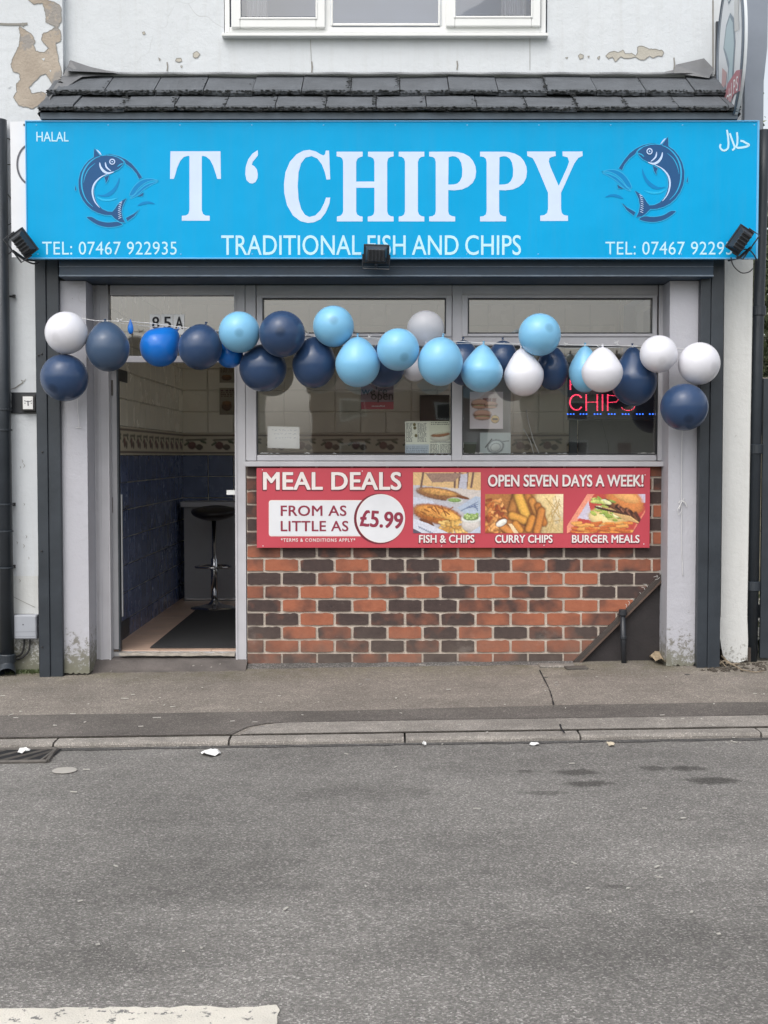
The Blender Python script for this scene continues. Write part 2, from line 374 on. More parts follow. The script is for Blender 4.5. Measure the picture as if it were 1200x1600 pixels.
def brick_mat():
    m, t, b = nmat('fired_brick'); v = coords(t, True); oi = nd(t, 'ShaderNodeObjectInfo')
    n = noi(t, v, 5.5, 3, .5)
    ad = nd(t, 'ShaderNodeMath', operation='MULTIPLY_ADD'); ad.inputs[1].default_value = .62
    wn = nd(t, 'ShaderNodeTexWhiteNoise', noise_dimensions='1D'); t.links.new(oi.outputs['Random'], wn.inputs['W'])
    t.links.new(wn.outputs['Value'], ad.inputs[0]); t.links.new(n, ad.inputs[2])
    f = ramp(t, ad.outputs[0], [(.60, 0), (.92, 1)])
    red = mixc(t, noi(t, v, 30, 5, .7), (.27, .084, .046), (.41, .155, .088))
    dark = mixc(t, noi(t, v, 24, 5, .7), (.035, .026, .026), (.095, .065, .058))
    col = mixc(t, f.outputs[0], red, dark)
    sp = noi(t, v, 70, 4, .7)
    col = mixc(t, ramp(t, sp, [(.68, 0), (.74, .5)]).outputs[0], col, (.42, .33, .26))
    ge = nd(t, 'ShaderNodeNewGeometry'); sx = nd(t, 'ShaderNodeSeparateXYZ'); t.links.new(ge.outputs['Position'], sx.inputs[0])
    mr = nd(t, 'ShaderNodeMapRange'); mr.inputs[1].default_value = .30; mr.inputs[2].default_value = .0; t.links.new(sx.outputs[2], mr.inputs[0])
    mm = nd(t, 'ShaderNodeMath', operation='MULTIPLY'); t.links.new(mr.outputs[0], mm.inputs[0]); t.links.new(ramp(t, noi(t, ge.outputs['Position'], 7, 6, .7), [(.3, .15), (.7, .75)]).outputs[0], mm.inputs[1])
    col = mixc(t, mm.outputs[0], col, (.15, .125, .105))
    lm = ramp(t, noi(t, ge.outputs['Position'], 3.2, 7, .75), [(.6, 0), (.75, .3)]); col = mixc(t, lm.outputs[0], col, (.40, .36, .32))
    t.links.new(col, b.inputs['Base Color']); b.inputs['Roughness'].default_value = .82
    b.inputs['Specular IOR Level'].default_value = .3
    bump(t, b, noi(t, v, 60, 6, .7), .5, .006)
    return m
MAT['brick'] = brick_mat()
def glass(name, tint=(1, 1, 1), refl=1.0, base=.0):
    m, t, b = nmat(name); t.nodes.remove(b); out = t.nodes['Material Output']
    tr = nd(t, 'ShaderNodeBsdfTransparent'); tr.inputs[0].default_value = (*tint, 1)
    gl = nd(t, 'ShaderNodeBsdfGlossy'); gl.inputs['Roughness'].default_value = .015; gl.inputs[0].default_value = (refl,)*3+(1,)
    fr = nd(t, 'ShaderNodeFresnel'); fr.inputs[0].default_value = 1.5
    mp = nd(t, 'ShaderNodeMath', operation='MULTIPLY_ADD'); mp.inputs[1].default_value = 1.6; mp.inputs[2].default_value = base
    mp.use_clamp = True; t.links.new(fr.outputs[0], mp.inputs[0])
    # faint waviness of float glass
    bu = nd(t, 'ShaderNodeBump'); bu.inputs['Strength'].default_value = .05; bu.inputs['Distance'].default_value = .02
    t.links.new(noi(t, coords(t), 1.8, 2), bu.inputs['Height']); t.links.new(bu.outputs[0], gl.inputs['Normal'])
    mx = nd(t, 'ShaderNodeMixShader'); t.links.new(mp.outputs[0], mx.inputs[0]); t.links.new(tr.outputs[0], mx.inputs[1]); t.links.new(gl.outputs[0], mx.inputs[2])
    t.links.new(mx.outputs[0], out.inputs[0]); return m
MAT['glass'] = glass('shop_glass', (.96, .97, .96), 1, .11)
MAT['glass_up'] = glass('upstairs_glass', (.86, .88, .92), .95, .08)
def latex(name, c, alpha=1.0, crown=.55):
    m, t, b = nmat(name); tc = nd(t, 'ShaderNodeTexCoord').outputs['Object']
    nrm = nd(t, 'ShaderNodeVectorMath', operation='NORMALIZE'); t.links.new(tc, nrm.inputs[0])
    sx = nd(t, 'ShaderNodeSeparateXYZ'); t.links.new(nrm.outputs[0], sx.inputs[0])
    f = ramp(t, sx.outputs[2], [(0, 0), (.001, 0)])
    mr = nd(t, 'ShaderNodeMapRange'); mr.inputs[1].default_value = -.965; mr.inputs[2].default_value = -.995; mr.inputs[4].default_value = .75; t.links.new(sx.outputs[2], mr.inputs[0])
    mr2 = nd(t, 'ShaderNodeMapRange'); mr2.inputs[1].default_value = .72; mr2.inputs[2].default_value = .98; mr2.inputs[4].default_value = .5; t.links.new(sx.outputs[2], mr2.inputs[0])
    col = mixc(t, mr.outputs[0], c, mul(c, crown)); col = mixc(t, mr2.outputs[0], col, mul(c, crown))
    t.links.new(col, b.inputs['Base Color'])
    b.inputs['Roughness'].default_value = .22; b.inputs['Specular IOR Level'].default_value = .42
    b.inputs['Subsurface Weight'].default_value = .25; b.inputs['Subsurface Radius'].default_value = (.03, .03, .03)
    b.inputs['Sheen Weight'].default_value = .35; b.inputs['Sheen Roughness'].default_value = .35; b.inputs['Sheen Tint'].default_value = (*[min(1, x*.6+.4) for x in c], 1)
    b.inputs['Alpha'].default_value = alpha
    bump(t, b, noi(t, tc, 60, 2), .02)
    return m
MAT['b_white'] = latex('white_latex', (.69, .69, .74), 1, .85)
MAT['b_navy'] = latex('navy_latex', (.028, .058, .13))
MAT['b_slate'] = latex('faded_navy_latex', (.05, .085, .15))
MAT['b_blue'] = latex('royal_blue_latex', (.008, .15, .55))
MAT['b_light'] = latex('sky_blue_latex', (.205, .48, .71), 1, .65)
MAT['b_clear'] = latex('translucent_white_latex', (.60, .61, .66), .55, .85)
def emis(name, c, s):
    m, t, b = nmat(name); b.inputs['Base Color'].default_value = (*mul(c, .3), 1)
    b.inputs['Emission Color'].default_value = (*c, 1); b.inputs['Emission Strength'].default_value = s; return m
MAT['led_red'] = emis('red_led', (1, .05, .12), 2.6)
MAT['led_blue'] = emis('blue_led', (.03, .16, 1), 2.2)
def vcol():
    m, t, b = nmat('printed_picture'); a = nd(t, 'ShaderNodeVertexColor'); a.layer_name = 'Col'
    t.links.new(a.outputs[0], b.inputs['Base Color']); b.inputs['Roughness'].default_value = .45; return m
MAT['print'] = vcol()

# ------------------------------------------------------------------ flat print painter
def lin(c): return np.array([(x/255/12.92 if x/255 <= .04045 else ((x/255+.055)/1.055)**2.4) for x in c])
class Pic:
    def __init__(s, w, h, c):
        s.w, s.h = w, h; s.a = np.zeros((h, w, 3)); s.a[:] = c
        s.Y, s.X = np.mgrid[0:h, 0:w].astype(float)
        s.n = s.blur(rng.random((h, w)), 1)
    def blur(s, a, k):
        for _ in range(k):
            a = (a+np.roll(a, 1, 0)+np.roll(a, -1, 0)+np.roll(a, 1, 1)+np.roll(a, -1, 1))/5
        return a
    def put(s, mask, c, edge=None, shade=None):
        c = np.array(c, float); m = np.clip(mask, 0, 1)[..., None]
        col = np.ones_like(s.a)*c
        if shade is not None: col = col*shade[..., None]
        s.a = s.a*(1-m)+col*m
    def ell(s, cx, cy, rx, ry, ang, c, tex=.3, dark=.35):
        a = R(ang); u = ((s.X-cx)*cos(a)+(s.Y-cy)*sin(a))/rx; v = (-(s.X-cx)*sin(a)+(s.Y-cy)*cos(a))/ry
        wob = s.n-.5
        d = u*u+v*v+wob*.35
        sh = (1-dark*np.clip(d, 0, 1)**2)*(1-.25*v)+wob*2*tex
        s.put(1/(1+np.exp((d-1)*14)), c, shade=sh)
    def cap(s, x0, y0, x1, y1, w, c, tex=.2):
        dx, dy = x1-x0, y1-y0; L = dx*dx+dy*dy+1e-9
        t = np.clip(((s.X-x0)*dx+(s.Y-y0)*dy)/L, 0, 1)
        px, py = x0+t*dx, y0+t*dy; d = np.hypot(s.X-px, s.Y-py)/w
        side = ((s.X-px)*(-dy)+(s.Y-py)*dx)/math.sqrt(L)/w
        s.put(1/(1+np.exp((d-1)*8)), c, shade=1-.4*d**3-.18*side+(s.n-.5)*2*tex)
    def quad(s, pts, c, tex=.05):
        m = np.ones((s.h, s.w), bool); n = len(pts)
        ar = sum(pts[i][0]*pts[(i+1)%n][1]-pts[(i+1)%n][0]*pts[i][1] for i in range(n))
        for i in range(n):
            x0, y0 = pts[i]; x1, y1 = pts[(i+1) % n]
            cr = (x1-x0)*(s.Y-y0)-(y1-y0)*(s.X-x0)
            m &= (cr >= 0) if ar > 0 else (cr <= 0)
        s.put(m.astype(float), c, shade=1+(s.n-.5)*2*tex)
    def gain(s, k): s.a = s.a*k; return s
    def grainy(s, k=.22):
        n = s.blur(rng.random((s.h, s.w)), 1)-.5; s.a = s.a*(1+n[..., None]*k*4*.5); return s
    def mesh(s, name, px0, px1, py0, py1, Y, parent, clip=None, smooth_Y=None):
        h, w = s.h, s.w; x0, x1, z0, z1 = prect(px0, px1, py0, py1, Y)
        o0 = org(parent) if parent is not None else Vector((0, 0, 0))
        vs = [(x0+(x1-x0)*i/(w-1)-o0.x, Y-o0.y, z1+(z0-z1)*j/(h-1)-o0.z) for j in range(h) for i in range(w)]
        fs = []
        for j in range(h-1):
            for i in range(w-1):
                if clip is None or clip(i/(w-1), j/(h-1)): fs.append((j*w+i, (j+1)*w+i, (j+1)*w+i+1, j*w+i+1))
        me = bpy.data.meshes.new(name); me.from_pydata(vs, [], fs)
        ca = me.color_attributes.new('Col', 'FLOAT_COLOR', 'POINT')
        rgba = np.ones((h*w, 4), np.float32); rgba[:, :3] = np.clip(s.a, 0, 1).reshape(-1, 3); ca.data.foreach_set('color', rgba.ravel())
        return link(name, me, MAT['print'], parent)

# ------------------------------------------------------------------ text
def text(s, px0, px1, py0, py1, Y, m, parent, name='lettering', off=0.0, space=1.0, shear=0.0, rot=0, grow=0.0, word=1.0):
    cu = bpy.data.curves.new('t', 'FONT'); cu.body = s; cu.size = 1; cu.offset = 0; cu.space_character = space; cu.shear = shear
    cu.resolution_u = 4; cu.space_word = word
    ob = bpy.data.objects.new('t', cu); COL.objects.link(ob)
    dg = bpy.context.evaluated_depsgraph_get(); dg.update()
    me = bpy.data.meshes.new_from_object(ob.evaluated_get(dg))
    bpy.data.objects.remove(ob); bpy.data.curves.remove(cu)
    n = len(me.vertices); co = np.empty(n*3); me.vertices.foreach_get('co', co); co = co.reshape(-1, 3)
    a0, a1 = co[:, 0].min(), co[:, 0].max(); b0, b1 = co[:, 1].min(), co[:, 1].max()
    x0, x1, z0, z1 = prect(px0-grow, px1+grow, py0-grow, py1+grow, Y); o0 = org(parent) if parent is not None else Vector((0, 0, 0))
    u = (co[:, 0]-a0)/(a1-a0); v = (co[:, 1]-b0)/(b1-b0)
    X = x0+u*(x1-x0); Z = z0+v*(z1-z0)
    if rot:
        cx, cz = (x0+x1)/2, (z0+z1)/2; r = R(rot); dX, dZ = X-cx, Z-cz
        X, Z = cx+dX*cos(r)-dZ*sin(r), cz+dX*sin(r)+dZ*cos(r)
    out = np.stack([X-o0.x, np.full(n, Y-o0.y), Z-o0.z], 1); me.vertices.foreach_set('co', out.ravel()); me.update()
    # drop zero-area slivers and make it face -Y
    bm = bmesh.new(); bm.from_mesh(me)
    for f in bm.faces:
        f.normal_update()
        if f.normal.y > 0: f.normal_flip()
    d = off*abs(z1-z0)*1.15
    if d > 0:
        src = bm.copy(); k = 0
        for (ax, az) in ((-1, 0), (1, 0), (-.7, .6), (.7, .6), (-.7, -.6), (.7, -.6)):
            k += 1; tmp = bpy.data.meshes.new('t'); src.to_mesh(tmp); tmp.transform(Matrix.Translation((ax*d, -.00004*k, az*d))); bm.from_mesh(tmp); bpy.data.meshes.remove(tmp)
        src.free()
    bm.to_mesh(me); bm.free(); me.materials.clear(); me.name = name
    return link(name, me, m, parent)

# ------------------------------------------------------------------ ground
def slope(x): return .015*max(-14, min(14, x))
KY = -1.83
def gz(x, y):
    if y >= KY: return slope(x)+.034*min(0, y)
    if y > -7.4: return slope(x)-.09+.02*sin(pi*min(1, (KY-y)/5.6))
    return slope(x)-.02
def sheet(name, x0, x1, y0, y1, nx, ny, zf, m, lift=0, kind='structure', parent=None):
    mb = MB(); vs = []; fs = []
    for j in range(ny+1):
        for i in range(nx+1):
            x = x0+(x1-x0)*i/nx; y = y0+(y1-y0)*j/ny; vs.append((x, y, zf(x, y)+lift))
    for j in range(ny):
        for i in range(nx): a = j*(nx+1)+i; fs.append((a, a+1, a+nx+2, a+nx+1))
    mb.add(vs, fs); return mb.build(name, m, parent, kind=kind, smooth=True)
sheet('ground', -300, 300, -300, 300, 12, 12, lambda x, y: -.42, MAT['earth'])
sheet('road', -60, 60, -7.4, KY-.01, 120, 14, gz, MAT['asphalt'])
sheet('far_pavement', -60, 60, -9.6, -7.4, 120, 3, lambda x, y: slope(x)-.02, MAT['pave'])
pav = sheet('pavement', -30, 14, KY+.105, .5, 88, 12, lambda x, y: slope(x)+.034*min(0, y), MAT['pave'])
sheet('grass_field', -120, 120, -110, -9.6, 30, 20, lambda x, y: slope(x)*.5-.1, M('meadow', (.07, .10, .035), .4, .6, .95, .5, 30))
sheet('side_ground', 2.3, 30, .5, 40, 30, 30, lambda x, y: -.02+.06*noise.noise(Vector((x*3, y*3, 0))), M('yard_bounce_concrete', (.50, .48, .44), .15, 3, .9, .4, 40, spots=(.12, .12, .07), spot_scale=5, spot_th=.6))  # pale concrete put in to bounce daylight into the shop
# trench reinstatement and concrete strip
def decal(name, pts, lift, m, parent=None, zf=gz, kind=None, step=None):
    loops = [[Vector((p[0], p[1], 0)) for p in pts]]; tri = tessellate_polygon(loops)
    mb = MB(); vs = [(p[0], p[1], zf(p[0], p[1])+lift) for p in pts]; fs = []
    for t in tri:
        a, b, c = (Vector(pts[i]) for i in t); ar = (b.x-a.x)*(c.y-a.y)-(b.y-a.y)*(c.x-a.x)
        fs.append(tuple(t) if ar > 0 else tuple(reversed(t)))
    mb.add(vs, fs); o = mb.build(name, m, parent)
    if kind: o['kind'] = kind
    return o
xb = lambda px, y: (px-600)*(DIST+y)/FPX
top_edge = [(x, -1.20+.008*noise.noise(Vector((x*2, 0, 0)))-(.05 if x < 0 else .05*(1-min(1, x)))) for x in np.arange(-6, 6.01, .1)]
bot = [(6, -1.49)]+[(x, -1.49+.006*noise.noise(Vector((x*3, 4, 0)))) for x in np.arange(5.9, -.40, -.1)]+[(-.60, -1.51), (-.69, -1.58), (-.75, KY+.108), (-6, KY+.108)]
decal('trench_reinstatement', top_edge+bot, .004, MAT['pave_dark'], kind='structure')
decal('concrete_strip', [(-.71, KY+.108)]+[(-.66, -1.60), (-.56, -1.515)]+[(x, -1.497) for x in np.arange(-.45, 6.01, .1)]+[(6, KY+.108)], .004, MAT['slab'], kind='structure')
kerb = thing('kerb', None, None, (0, KY, -.09)); kerb['kind'] = 'structure'
jx = [xb(p, KY) for p in (78, 355, 633, 910, 1195)]
edges = [jx[0]-.86*k for k in range(12, 0, -1)]+jx+[jx[-1]+.86*k for k in range(1, 12)]
for i in range(len(edges)-1):
    a, b = edges[i]+.005, edges[i+1]-.005; mb = MB(); n = 9; r = random.Random(i)
    prof = [(KY, -.5), (KY, -.076), (KY+.006, -.069), (KY+.018, -.065), (KY+.103, -.062), (KY+.103, -.5)]
    vs = []
    for k in range(n+1):
        x = a+(b-a)*k/n
        for q, (y, z) in enumerate(prof):
            j = r.uniform(-.005, .004) if q in (1, 2, 3) else 0
            vs.append((x, y+abs(j)*(q < 4), slope(x)+z+j*.8))
    P = len(prof); fs = [(k*P+q, k*P+q+1, (k+1)*P+q+1, (k+1)*P+q) for k in range(n) for q in range(P-1)]
    fs += [tuple(range(P)), tuple(n*P+q for q in reversed(range(P)))]
    mb.add(vs, [tuple(reversed(f)) for f in fs]); mb.build('kerb_stone', MAT['kerb'], kerb)
sheet('channel_joint', -30, 14, KY-.012, KY+.13, 80, 1, lambda x, y: slope(x)-.088, MAT['stain'])
# dark gritty channel along kerb
decal('gutter_grime', jag([(-5, KY-.02), (-5, KY-.05), (5, KY-.045), (5, KY-.02)], .012, .07, seed=4), .003, MAT['stain'], kind='structure')
# white line
lx1 = xb(440, -4.76)
mark = jag([(-6, -4.745), (lx1-.005, -4.845), (lx1, -4.87), (lx1-.01, -4.98), (-6, -4.93)], .009, .03, seed=3)
decal('road_marking', mark, .004, MAT['roadpaint'], kind='structure')
# cracks
def crack(px, w, zf=gz, nm='crack', lift=.006):
    pts = []
    for (x, y) in px:
        z = -.02
        for _ in range(4): p = on_z(x, y, z); z = gz(p.x, p.y)
        pts.append((p.x, p.y))
    pts = smoothpts(pts, 5); r = random.Random(len(pts)); L = []; Rr = []
    for i, p in enumerate(pts):
        a = Vector(pts[max(i-1, 0)]); b = Vector(pts[min(i+1, len(pts)-1)]); d = (b-a).normalized()
        q = Vector((-d.y, d.x))*w*r.uniform(.3, 1.1); L.append((p[0]+q.x, p[1]+q.y)); Rr.append((p[0]-q.x, p[1]-q.y))
    return decal(nm, L+Rr[::-1], lift, MAT['shade'], kind='structure')
crack([(843, 1048), (850, 1062), (858, 1078), (862, 1090), (865, 1103)], .0045)
crack([(875, 1133), (877, 1140), (882, 1147)], .006)
crack([(235, 1041), (330, 1044), (420, 1042)], .005)
def road_stains(m, st):
    t = m.node_tree; b = t.nodes['Principled BSDF']; src = b.inputs['Base Color'].links[0].from_socket
    v = coords(t); sx = nd(t, 'ShaderNodeSeparateXYZ'); t.links.new(v, sx.inputs[0]); n = noi(t, v, 11, 5, .7); acc = None
    for (px, py, rx, ry, k) in st:
        p = on_z(px, py, -.08); q = on_z(px+rx, py, -.08); w = on_z(px, py+ry, -.08); RX = abs(q.x-p.x); RY = abs(w.y-p.y)
        mx = nd(t, 'ShaderNodeMath', operation='MULTIPLY_ADD'); t.links.new(sx.outputs[0], mx.inputs[0]); mx.inputs[1].default_value = 1/RX; mx.inputs[2].default_value = -p.x/RX
        my = nd(t, 'ShaderNodeMath', operation='MULTIPLY_ADD'); t.links.new(sx.outputs[1], my.inputs[0]); my.inputs[1].default_value = 1/RY; my.inputs[2].default_value = -p.y/RY
        cb = nd(t, 'ShaderNodeCombineXYZ'); t.links.new(mx.outputs[0], cb.inputs[0]); t.links.new(my.outputs[0], cb.inputs[1])
        ln = nd(t, 'ShaderNodeVectorMath', operation='LENGTH'); t.links.new(cb.outputs[0], ln.inputs[0])
        ad = nd(t, 'ShaderNodeMath', operation='MULTIPLY_ADD'); t.links.new(n, ad.inputs[0]); ad.inputs[1].default_value = 2.2; t.links.new(ln.outputs['Value'], ad.inputs[2])
        mr = nd(t, 'ShaderNodeMapRange'); mr.inputs[1].default_value = 2.25; mr.inputs[2].default_value = 1.75; mr.inputs[4].default_value = k; t.links.new(ad.outputs[0], mr.inputs[0])
        if acc is None: acc = mr.outputs[0]
        else: a = nd(t, 'ShaderNodeMath', operation='MAXIMUM'); t.links.new(acc, a.inputs[0]); t.links.new(mr.outputs[0], a.inputs[1]); acc = a.outputs[0]
    c = mixc(t, acc, src, mixc(t, 1, src, (.36, .355, .35), 'MULTIPLY')); t.links.new(c, b.inputs['Base Color'])
road_stains(MAT['asphalt'], [(900, 1210, 34, 4.5, .8), (920, 1229, 38, 5, .8), (1073, 1206, 26, 5, .8), (1115, 1227, 40, 7, .9), (1020, 1205, 20, 4, .7), (820, 1207, 12, 3, .7), (850, 1243, 36, 4, .5), (960, 1395, 22, 3, .5), (300, 1370, 200, 40, .25), (900, 1480, 260, 50, .22), (560, 1240, 140, 14, .25), (150, 1500, 160, 30, .2)])

# ------------------------------------------------------------------ shop building
B = thing('shop_building', 'white rendered takeaway shop with slate grey shopfront and upstairs window', 'shop', (0, 0, 0))
ZS = at(600, 115, 0).z            # top of canopy at wall
XL = at(97, 60, 0).x; XR = at(1168, 700, 0).x
ww0, ww1, wz0, _ = prect(350, 855, 0, 54, 0)
WZ1 = wz0+1.25
TOPW = 5.95
mb = MB()
mb.box(XL, ww0, 0, .25, 2.62, TOPW); mb.box(ww1, XR+.02, 0, .25, 2.62, TOPW)
mb.box(ww0, ww1, 0, .25, 2.62, wz0); mb.box(ww0, ww1, 0, .25, WZ1, TOPW)
mb.build('upper_wall', MAT['wall'], B)
SWY0, SWY1, SWZ0, SWZ1 = .35, 3.12, .35, 2.6      # unseen side window, added to let daylight into the shop
mb = MB(); mb.box(XR-.2, XR+.02, .25, SWY0, -.4, TOPW); mb.box(XR-.2, XR+.02, SWY1, 7.5, -.4, TOPW); mb.box(XR-.2, XR+.02, SWY0, SWY1, -.4, SWZ0); mb.box(XR-.2, XR+.02, SWY0, SWY1, SWZ1, TOPW); mb.box(XL, XR-.2, 7.3, 7.5, -.4, TOPW)
mb.build('end_wall', MAT['wall'], B)
mb = MB(); mb.add([(XL-.0, -.35, TOPW-.05), (XR+.2, -.35, TOPW-.05), (XR+.2, 3.7, TOPW+2.6), (XL, 3.7, TOPW+2.6), (XR+.2, 7.9, TOPW-.05), (XL, 7.9, TOPW-.05),
                  (XL, -.35, TOPW-.2), (XR+.2, -.35, TOPW-.2), (XR+.2, 7.9, TOPW-.2), (XL, 7.9, TOPW-.2)],
                 [(0, 1, 2, 3), (3, 2, 4, 5), (6, 7, 1, 0), (1, 7, 8, 4, 2), (5, 4, 8, 9), (0, 3, 5, 9, 6), (9, 8, 7, 6)]); mb.build('roof', MAT['farroof'], B)
# vertical joints and cracks in the upper wall
mb = MB()
stroke(mb, PP([(98, 0), (99, 50), (98, 95), (99, 112)], -.003), .006, -.003)
stroke(mb, PP([(485, 62), (486, 85), (487, 112)], -.003), .0025, -.003)
stroke(mb, PP([(828, 55), (828, 110)], -.003), .0025, -.003)
stroke(mb, PP([(1114, 0), (1114, 110)], -.003), .009, -.003)
for (x, y0, y1) in ((261, 97, 111), (487, 96, 113), (714, 95, 109), (1053, 90, 110)):
    stroke(mb, PP([(x, y0), (x+1, (y0+y1)/2), (x, y1)], -.004), .008, -.004)
mb.build('wall_crack', MAT['paint_edge'], B)
# bare patches in the paint
def Z3(pts, ox=0, oy=0, k=3): return [(ox+x/k, oy+y/k) for x, y in pts]
def patch(parent, pts, Y, m, name='peeled_patch', seed=1, amp=.6):
    P = jag(pts, amp, 2.2, seed=seed)
    mb = MB(); mb.poly(PP(P, Y-.0025), Y-.0025); o = mb.build(name, m, parent)
    mb = MB(); stroke(mb, PP(P, Y-.0035), .004, Y-.0035, closed=True); mb.build('paint_edge', MAT['paint_edge'], parent)
    return o
patch(B, Z3([(440,262),(455,247),(475,240),(500,245),(520,235),(530,250),(560,250),(580,262),(590,245),(587,220),(605,214),(640,228),(700,235),(712,245),(705,262),(680,262),(660,272),(645,262),(620,281),(600,280),(578,266),(560,272),(530,274),(510,266),(485,290),(470,266),(452,276)], 800), 0, MAT['patch2'], seed=3, amp=.5)
for pts, sd_ in (([(905,265),(905,250),(922,240),(938,255),(925,270),(912,272)], 5), ([(822,285),(828,273),(848,272),(852,286),(838,292)], 6), ([(667,152),(676,148),(682,158),(672,163)], 7), ([(742,270),(752,276),(748,286)], 8), ([(845,310),(855,306),(852,318)], 9)):
    patch(B, Z3(pts), 0, MAT['patch2'], seed=sd_, amp=.2)
for pts, sd_ in (([(310,262),(320,253),(335,258),(333,272),(318,277)], 15), ([(250,270),(262,268),(258,276)], 16), ([(355,262),(362,262),(360,272)], 17), ([(400,270),(412,262),(408,280)], 18)):
    patch(B, Z3(pts, 800), 0, MAT['patch2'], seed=sd_, amp=.2)

# upstairs window
wd = bpy.data.objects.new('upstairs_window', None); COL.objects.link(wd); wd.parent = B; wd.location = (0, 0, 0)
def frame_rect(mb, px0, px1, pyb, w, Y, d, ztop, wb=None):
    x0, x1, z0, _ = prect(px0, px1, pyb-60, pyb, Y); wb = wb or w
    mb.box(x0, x0+w, Y, Y+d, z0, ztop); mb.box(x1-w, x1, Y, Y+d, z0, ztop)
    mb.box(x0+w, x1-w, Y+.0005, Y+d, z0, z0+wb); mb.box(x0+w, x1-w, Y+.0005, Y+d, ztop-w, ztop)
mb = MB(); frame_rect(mb, 351, 853, 51, .030, -.02, .08, WZ1, .035)
x0, x1, _, _ = prect(509, 519, 0, 50, -.02); mb.box(x0-.012, x1, -.018, .055, wz0, WZ1-.03)
x0, x1, _, _ = prect(687, 696, 0, 50, -.02); mb.box(x0, x1+.012, -.018, .055, wz0, WZ1-.03)
mb.build('window_frame', MAT['upvc'], wd, bevel=.003)
for (a, b, bot) in ((361, 508, 43), (697, 845, 41)):
    mb = MB(); frame_rect(mb, a, b, bot, .055, -.045, .05, WZ1-.03, .06); mb.build('casement', MAT['upvc'], wd, bevel=.006)
    mb = MB(); frame_rect(mb, a+12, b-12, bot-13, .012, -.05, .02, WZ1-.07, .014); mb.build('glazing_bead', MAT['upvc'], wd, bevel=.004)
mb = MB(); frame_rect(mb, 517, 688, 40, .013, -.028, .02, WZ1-.04, .016); mb.build('glazing_bead', MAT['upvc'], wd, bevel=.004)
for (a, b, bot) in ((376, 494, 26), (516, 690, 40), (708, 830, 24)):
    mb = MB(); x0, x1, z0, _ = prect(a, b, 0, bot, -.02); mb.add([(x0, -.022, z0), (x1, -.022, z0), (x1, -.022, WZ1-.04), (x0, -.022, WZ1-.04)], [(0, 1, 2, 3)]); mb.build('glass_pane', MAT['glass_up'], wd)
mb = MB(); pbox(mb, 346, 857, 51, 56, -.055, .06); mb.build('window_sill', MAT['upvc'], wd, bevel=.003)
mb = MB(); mb.box(ww0-.3, ww1+.3, .95, 1.0, 3.7, 5.3); mb.box(ww0-.3, ww1+.3, .26, 1.0, 3.68, 3.7); mb.build('room_wall', M('bedroom_wall', (.36, .44, .60), .1, 2, .8, 0), wd)
def curtain(px0, px1, lab):
    x0, x1, _, _ = prect(px0, px1, 0, 40, .12); mb = MB(); n = 60; vs = []
    for z in (4.02, WZ1):
        for i in range(n+1):
            vs.append((x0+(x1-x0)*i/n, .12+.018*sin(i*1.1)+.008*sin(i*2.7), z))
    mb.add(vs, [(i, i+1, n+2+i, n+1+i) for i in range(n)]); o = mb.build('net_curtain', MAT['curtain'], smooth=True, origin=(x0, .12, 4.02)); tag(o, lab, 'curtain', 'net curtains upstairs')
curtain(385, 418, 'white net curtain at the left edge of the left upstairs casement')
curtain(783, 822, 'pleated net curtain at the right edge of the right upstairs casement')

# canopy -----------------------------------------------------------------
CY1 = -.46
A0 = at(105, 119, -.01); A1 = at(72, 169, CY1); E0 = at(1118, 119, -.01); E1 = at(1139, 169, CY1)
cx0 = at(90, 168, CY1).x; cx0 = -2.01; cx1 = 2.07
zt = at(600, 119, 0).z; ze = at(600, 168, CY1).z
can = bpy.data.objects.new('tiled_canopy', None); COL.objects.link(can); can.parent = B
def tilecourse(ya, za, yb, zb, first_x, n, w, seed):
    r = random.Random(seed)
    for k in range(n):
        a = max(cx0, first_x+k*w+.003); b = min(cx1, first_x+(k+1)*w-.003)
        if b-a < .02: continue
        m = max(3, int((b-a)/.02)); vs = []
        lift = r.uniform(-.005, .005); tw = r.uniform(-.007, .007)
        for i in range(m+1):
            x = a+(b-a)*i/m; t = i/m; j = noise.noise(Vector((x*35, seed, 0)))*.006+noise.noise(Vector((x*90, seed, 3)))*.004
            sk = .05*(1-0)*0
            dz = lift+tw*(t-.5)
            vs += [(x, ya, za+dz), (x, yb+j, zb+.012+dz), (x, yb-.004+j, zb+dz-.002), (x, yb+.006+j, zb-.017+dz+j), (x, ya, za-.03+dz)]
        fs = [(i*5+q, i*5+(q+1) % 5, (i+1)*5+(q+1) % 5, (i+1)*5+q) for i in range(m) for q in range(5)]
        fs += [(4, 3, 2, 1, 0), tuple(m*5+q for q in range(5))]
        mb = MB().add(vs, fs); mb.build('roof_tile', MAT['tile'], can)
ym = CY1/2; zm = (zt+ze)/2
tw = .293
j2 = at(355, 160, CY1*.75).x; j1 = at(323, 128, CY1*.25).x
tilecourse(.0, zt, ym-.035, zm-.012, j1-tw*8, 20, tw, 1)
tilecourse(ym+.05, zm+.012-.012, CY1, ze, j2-tw*8, 20, tw, 2)
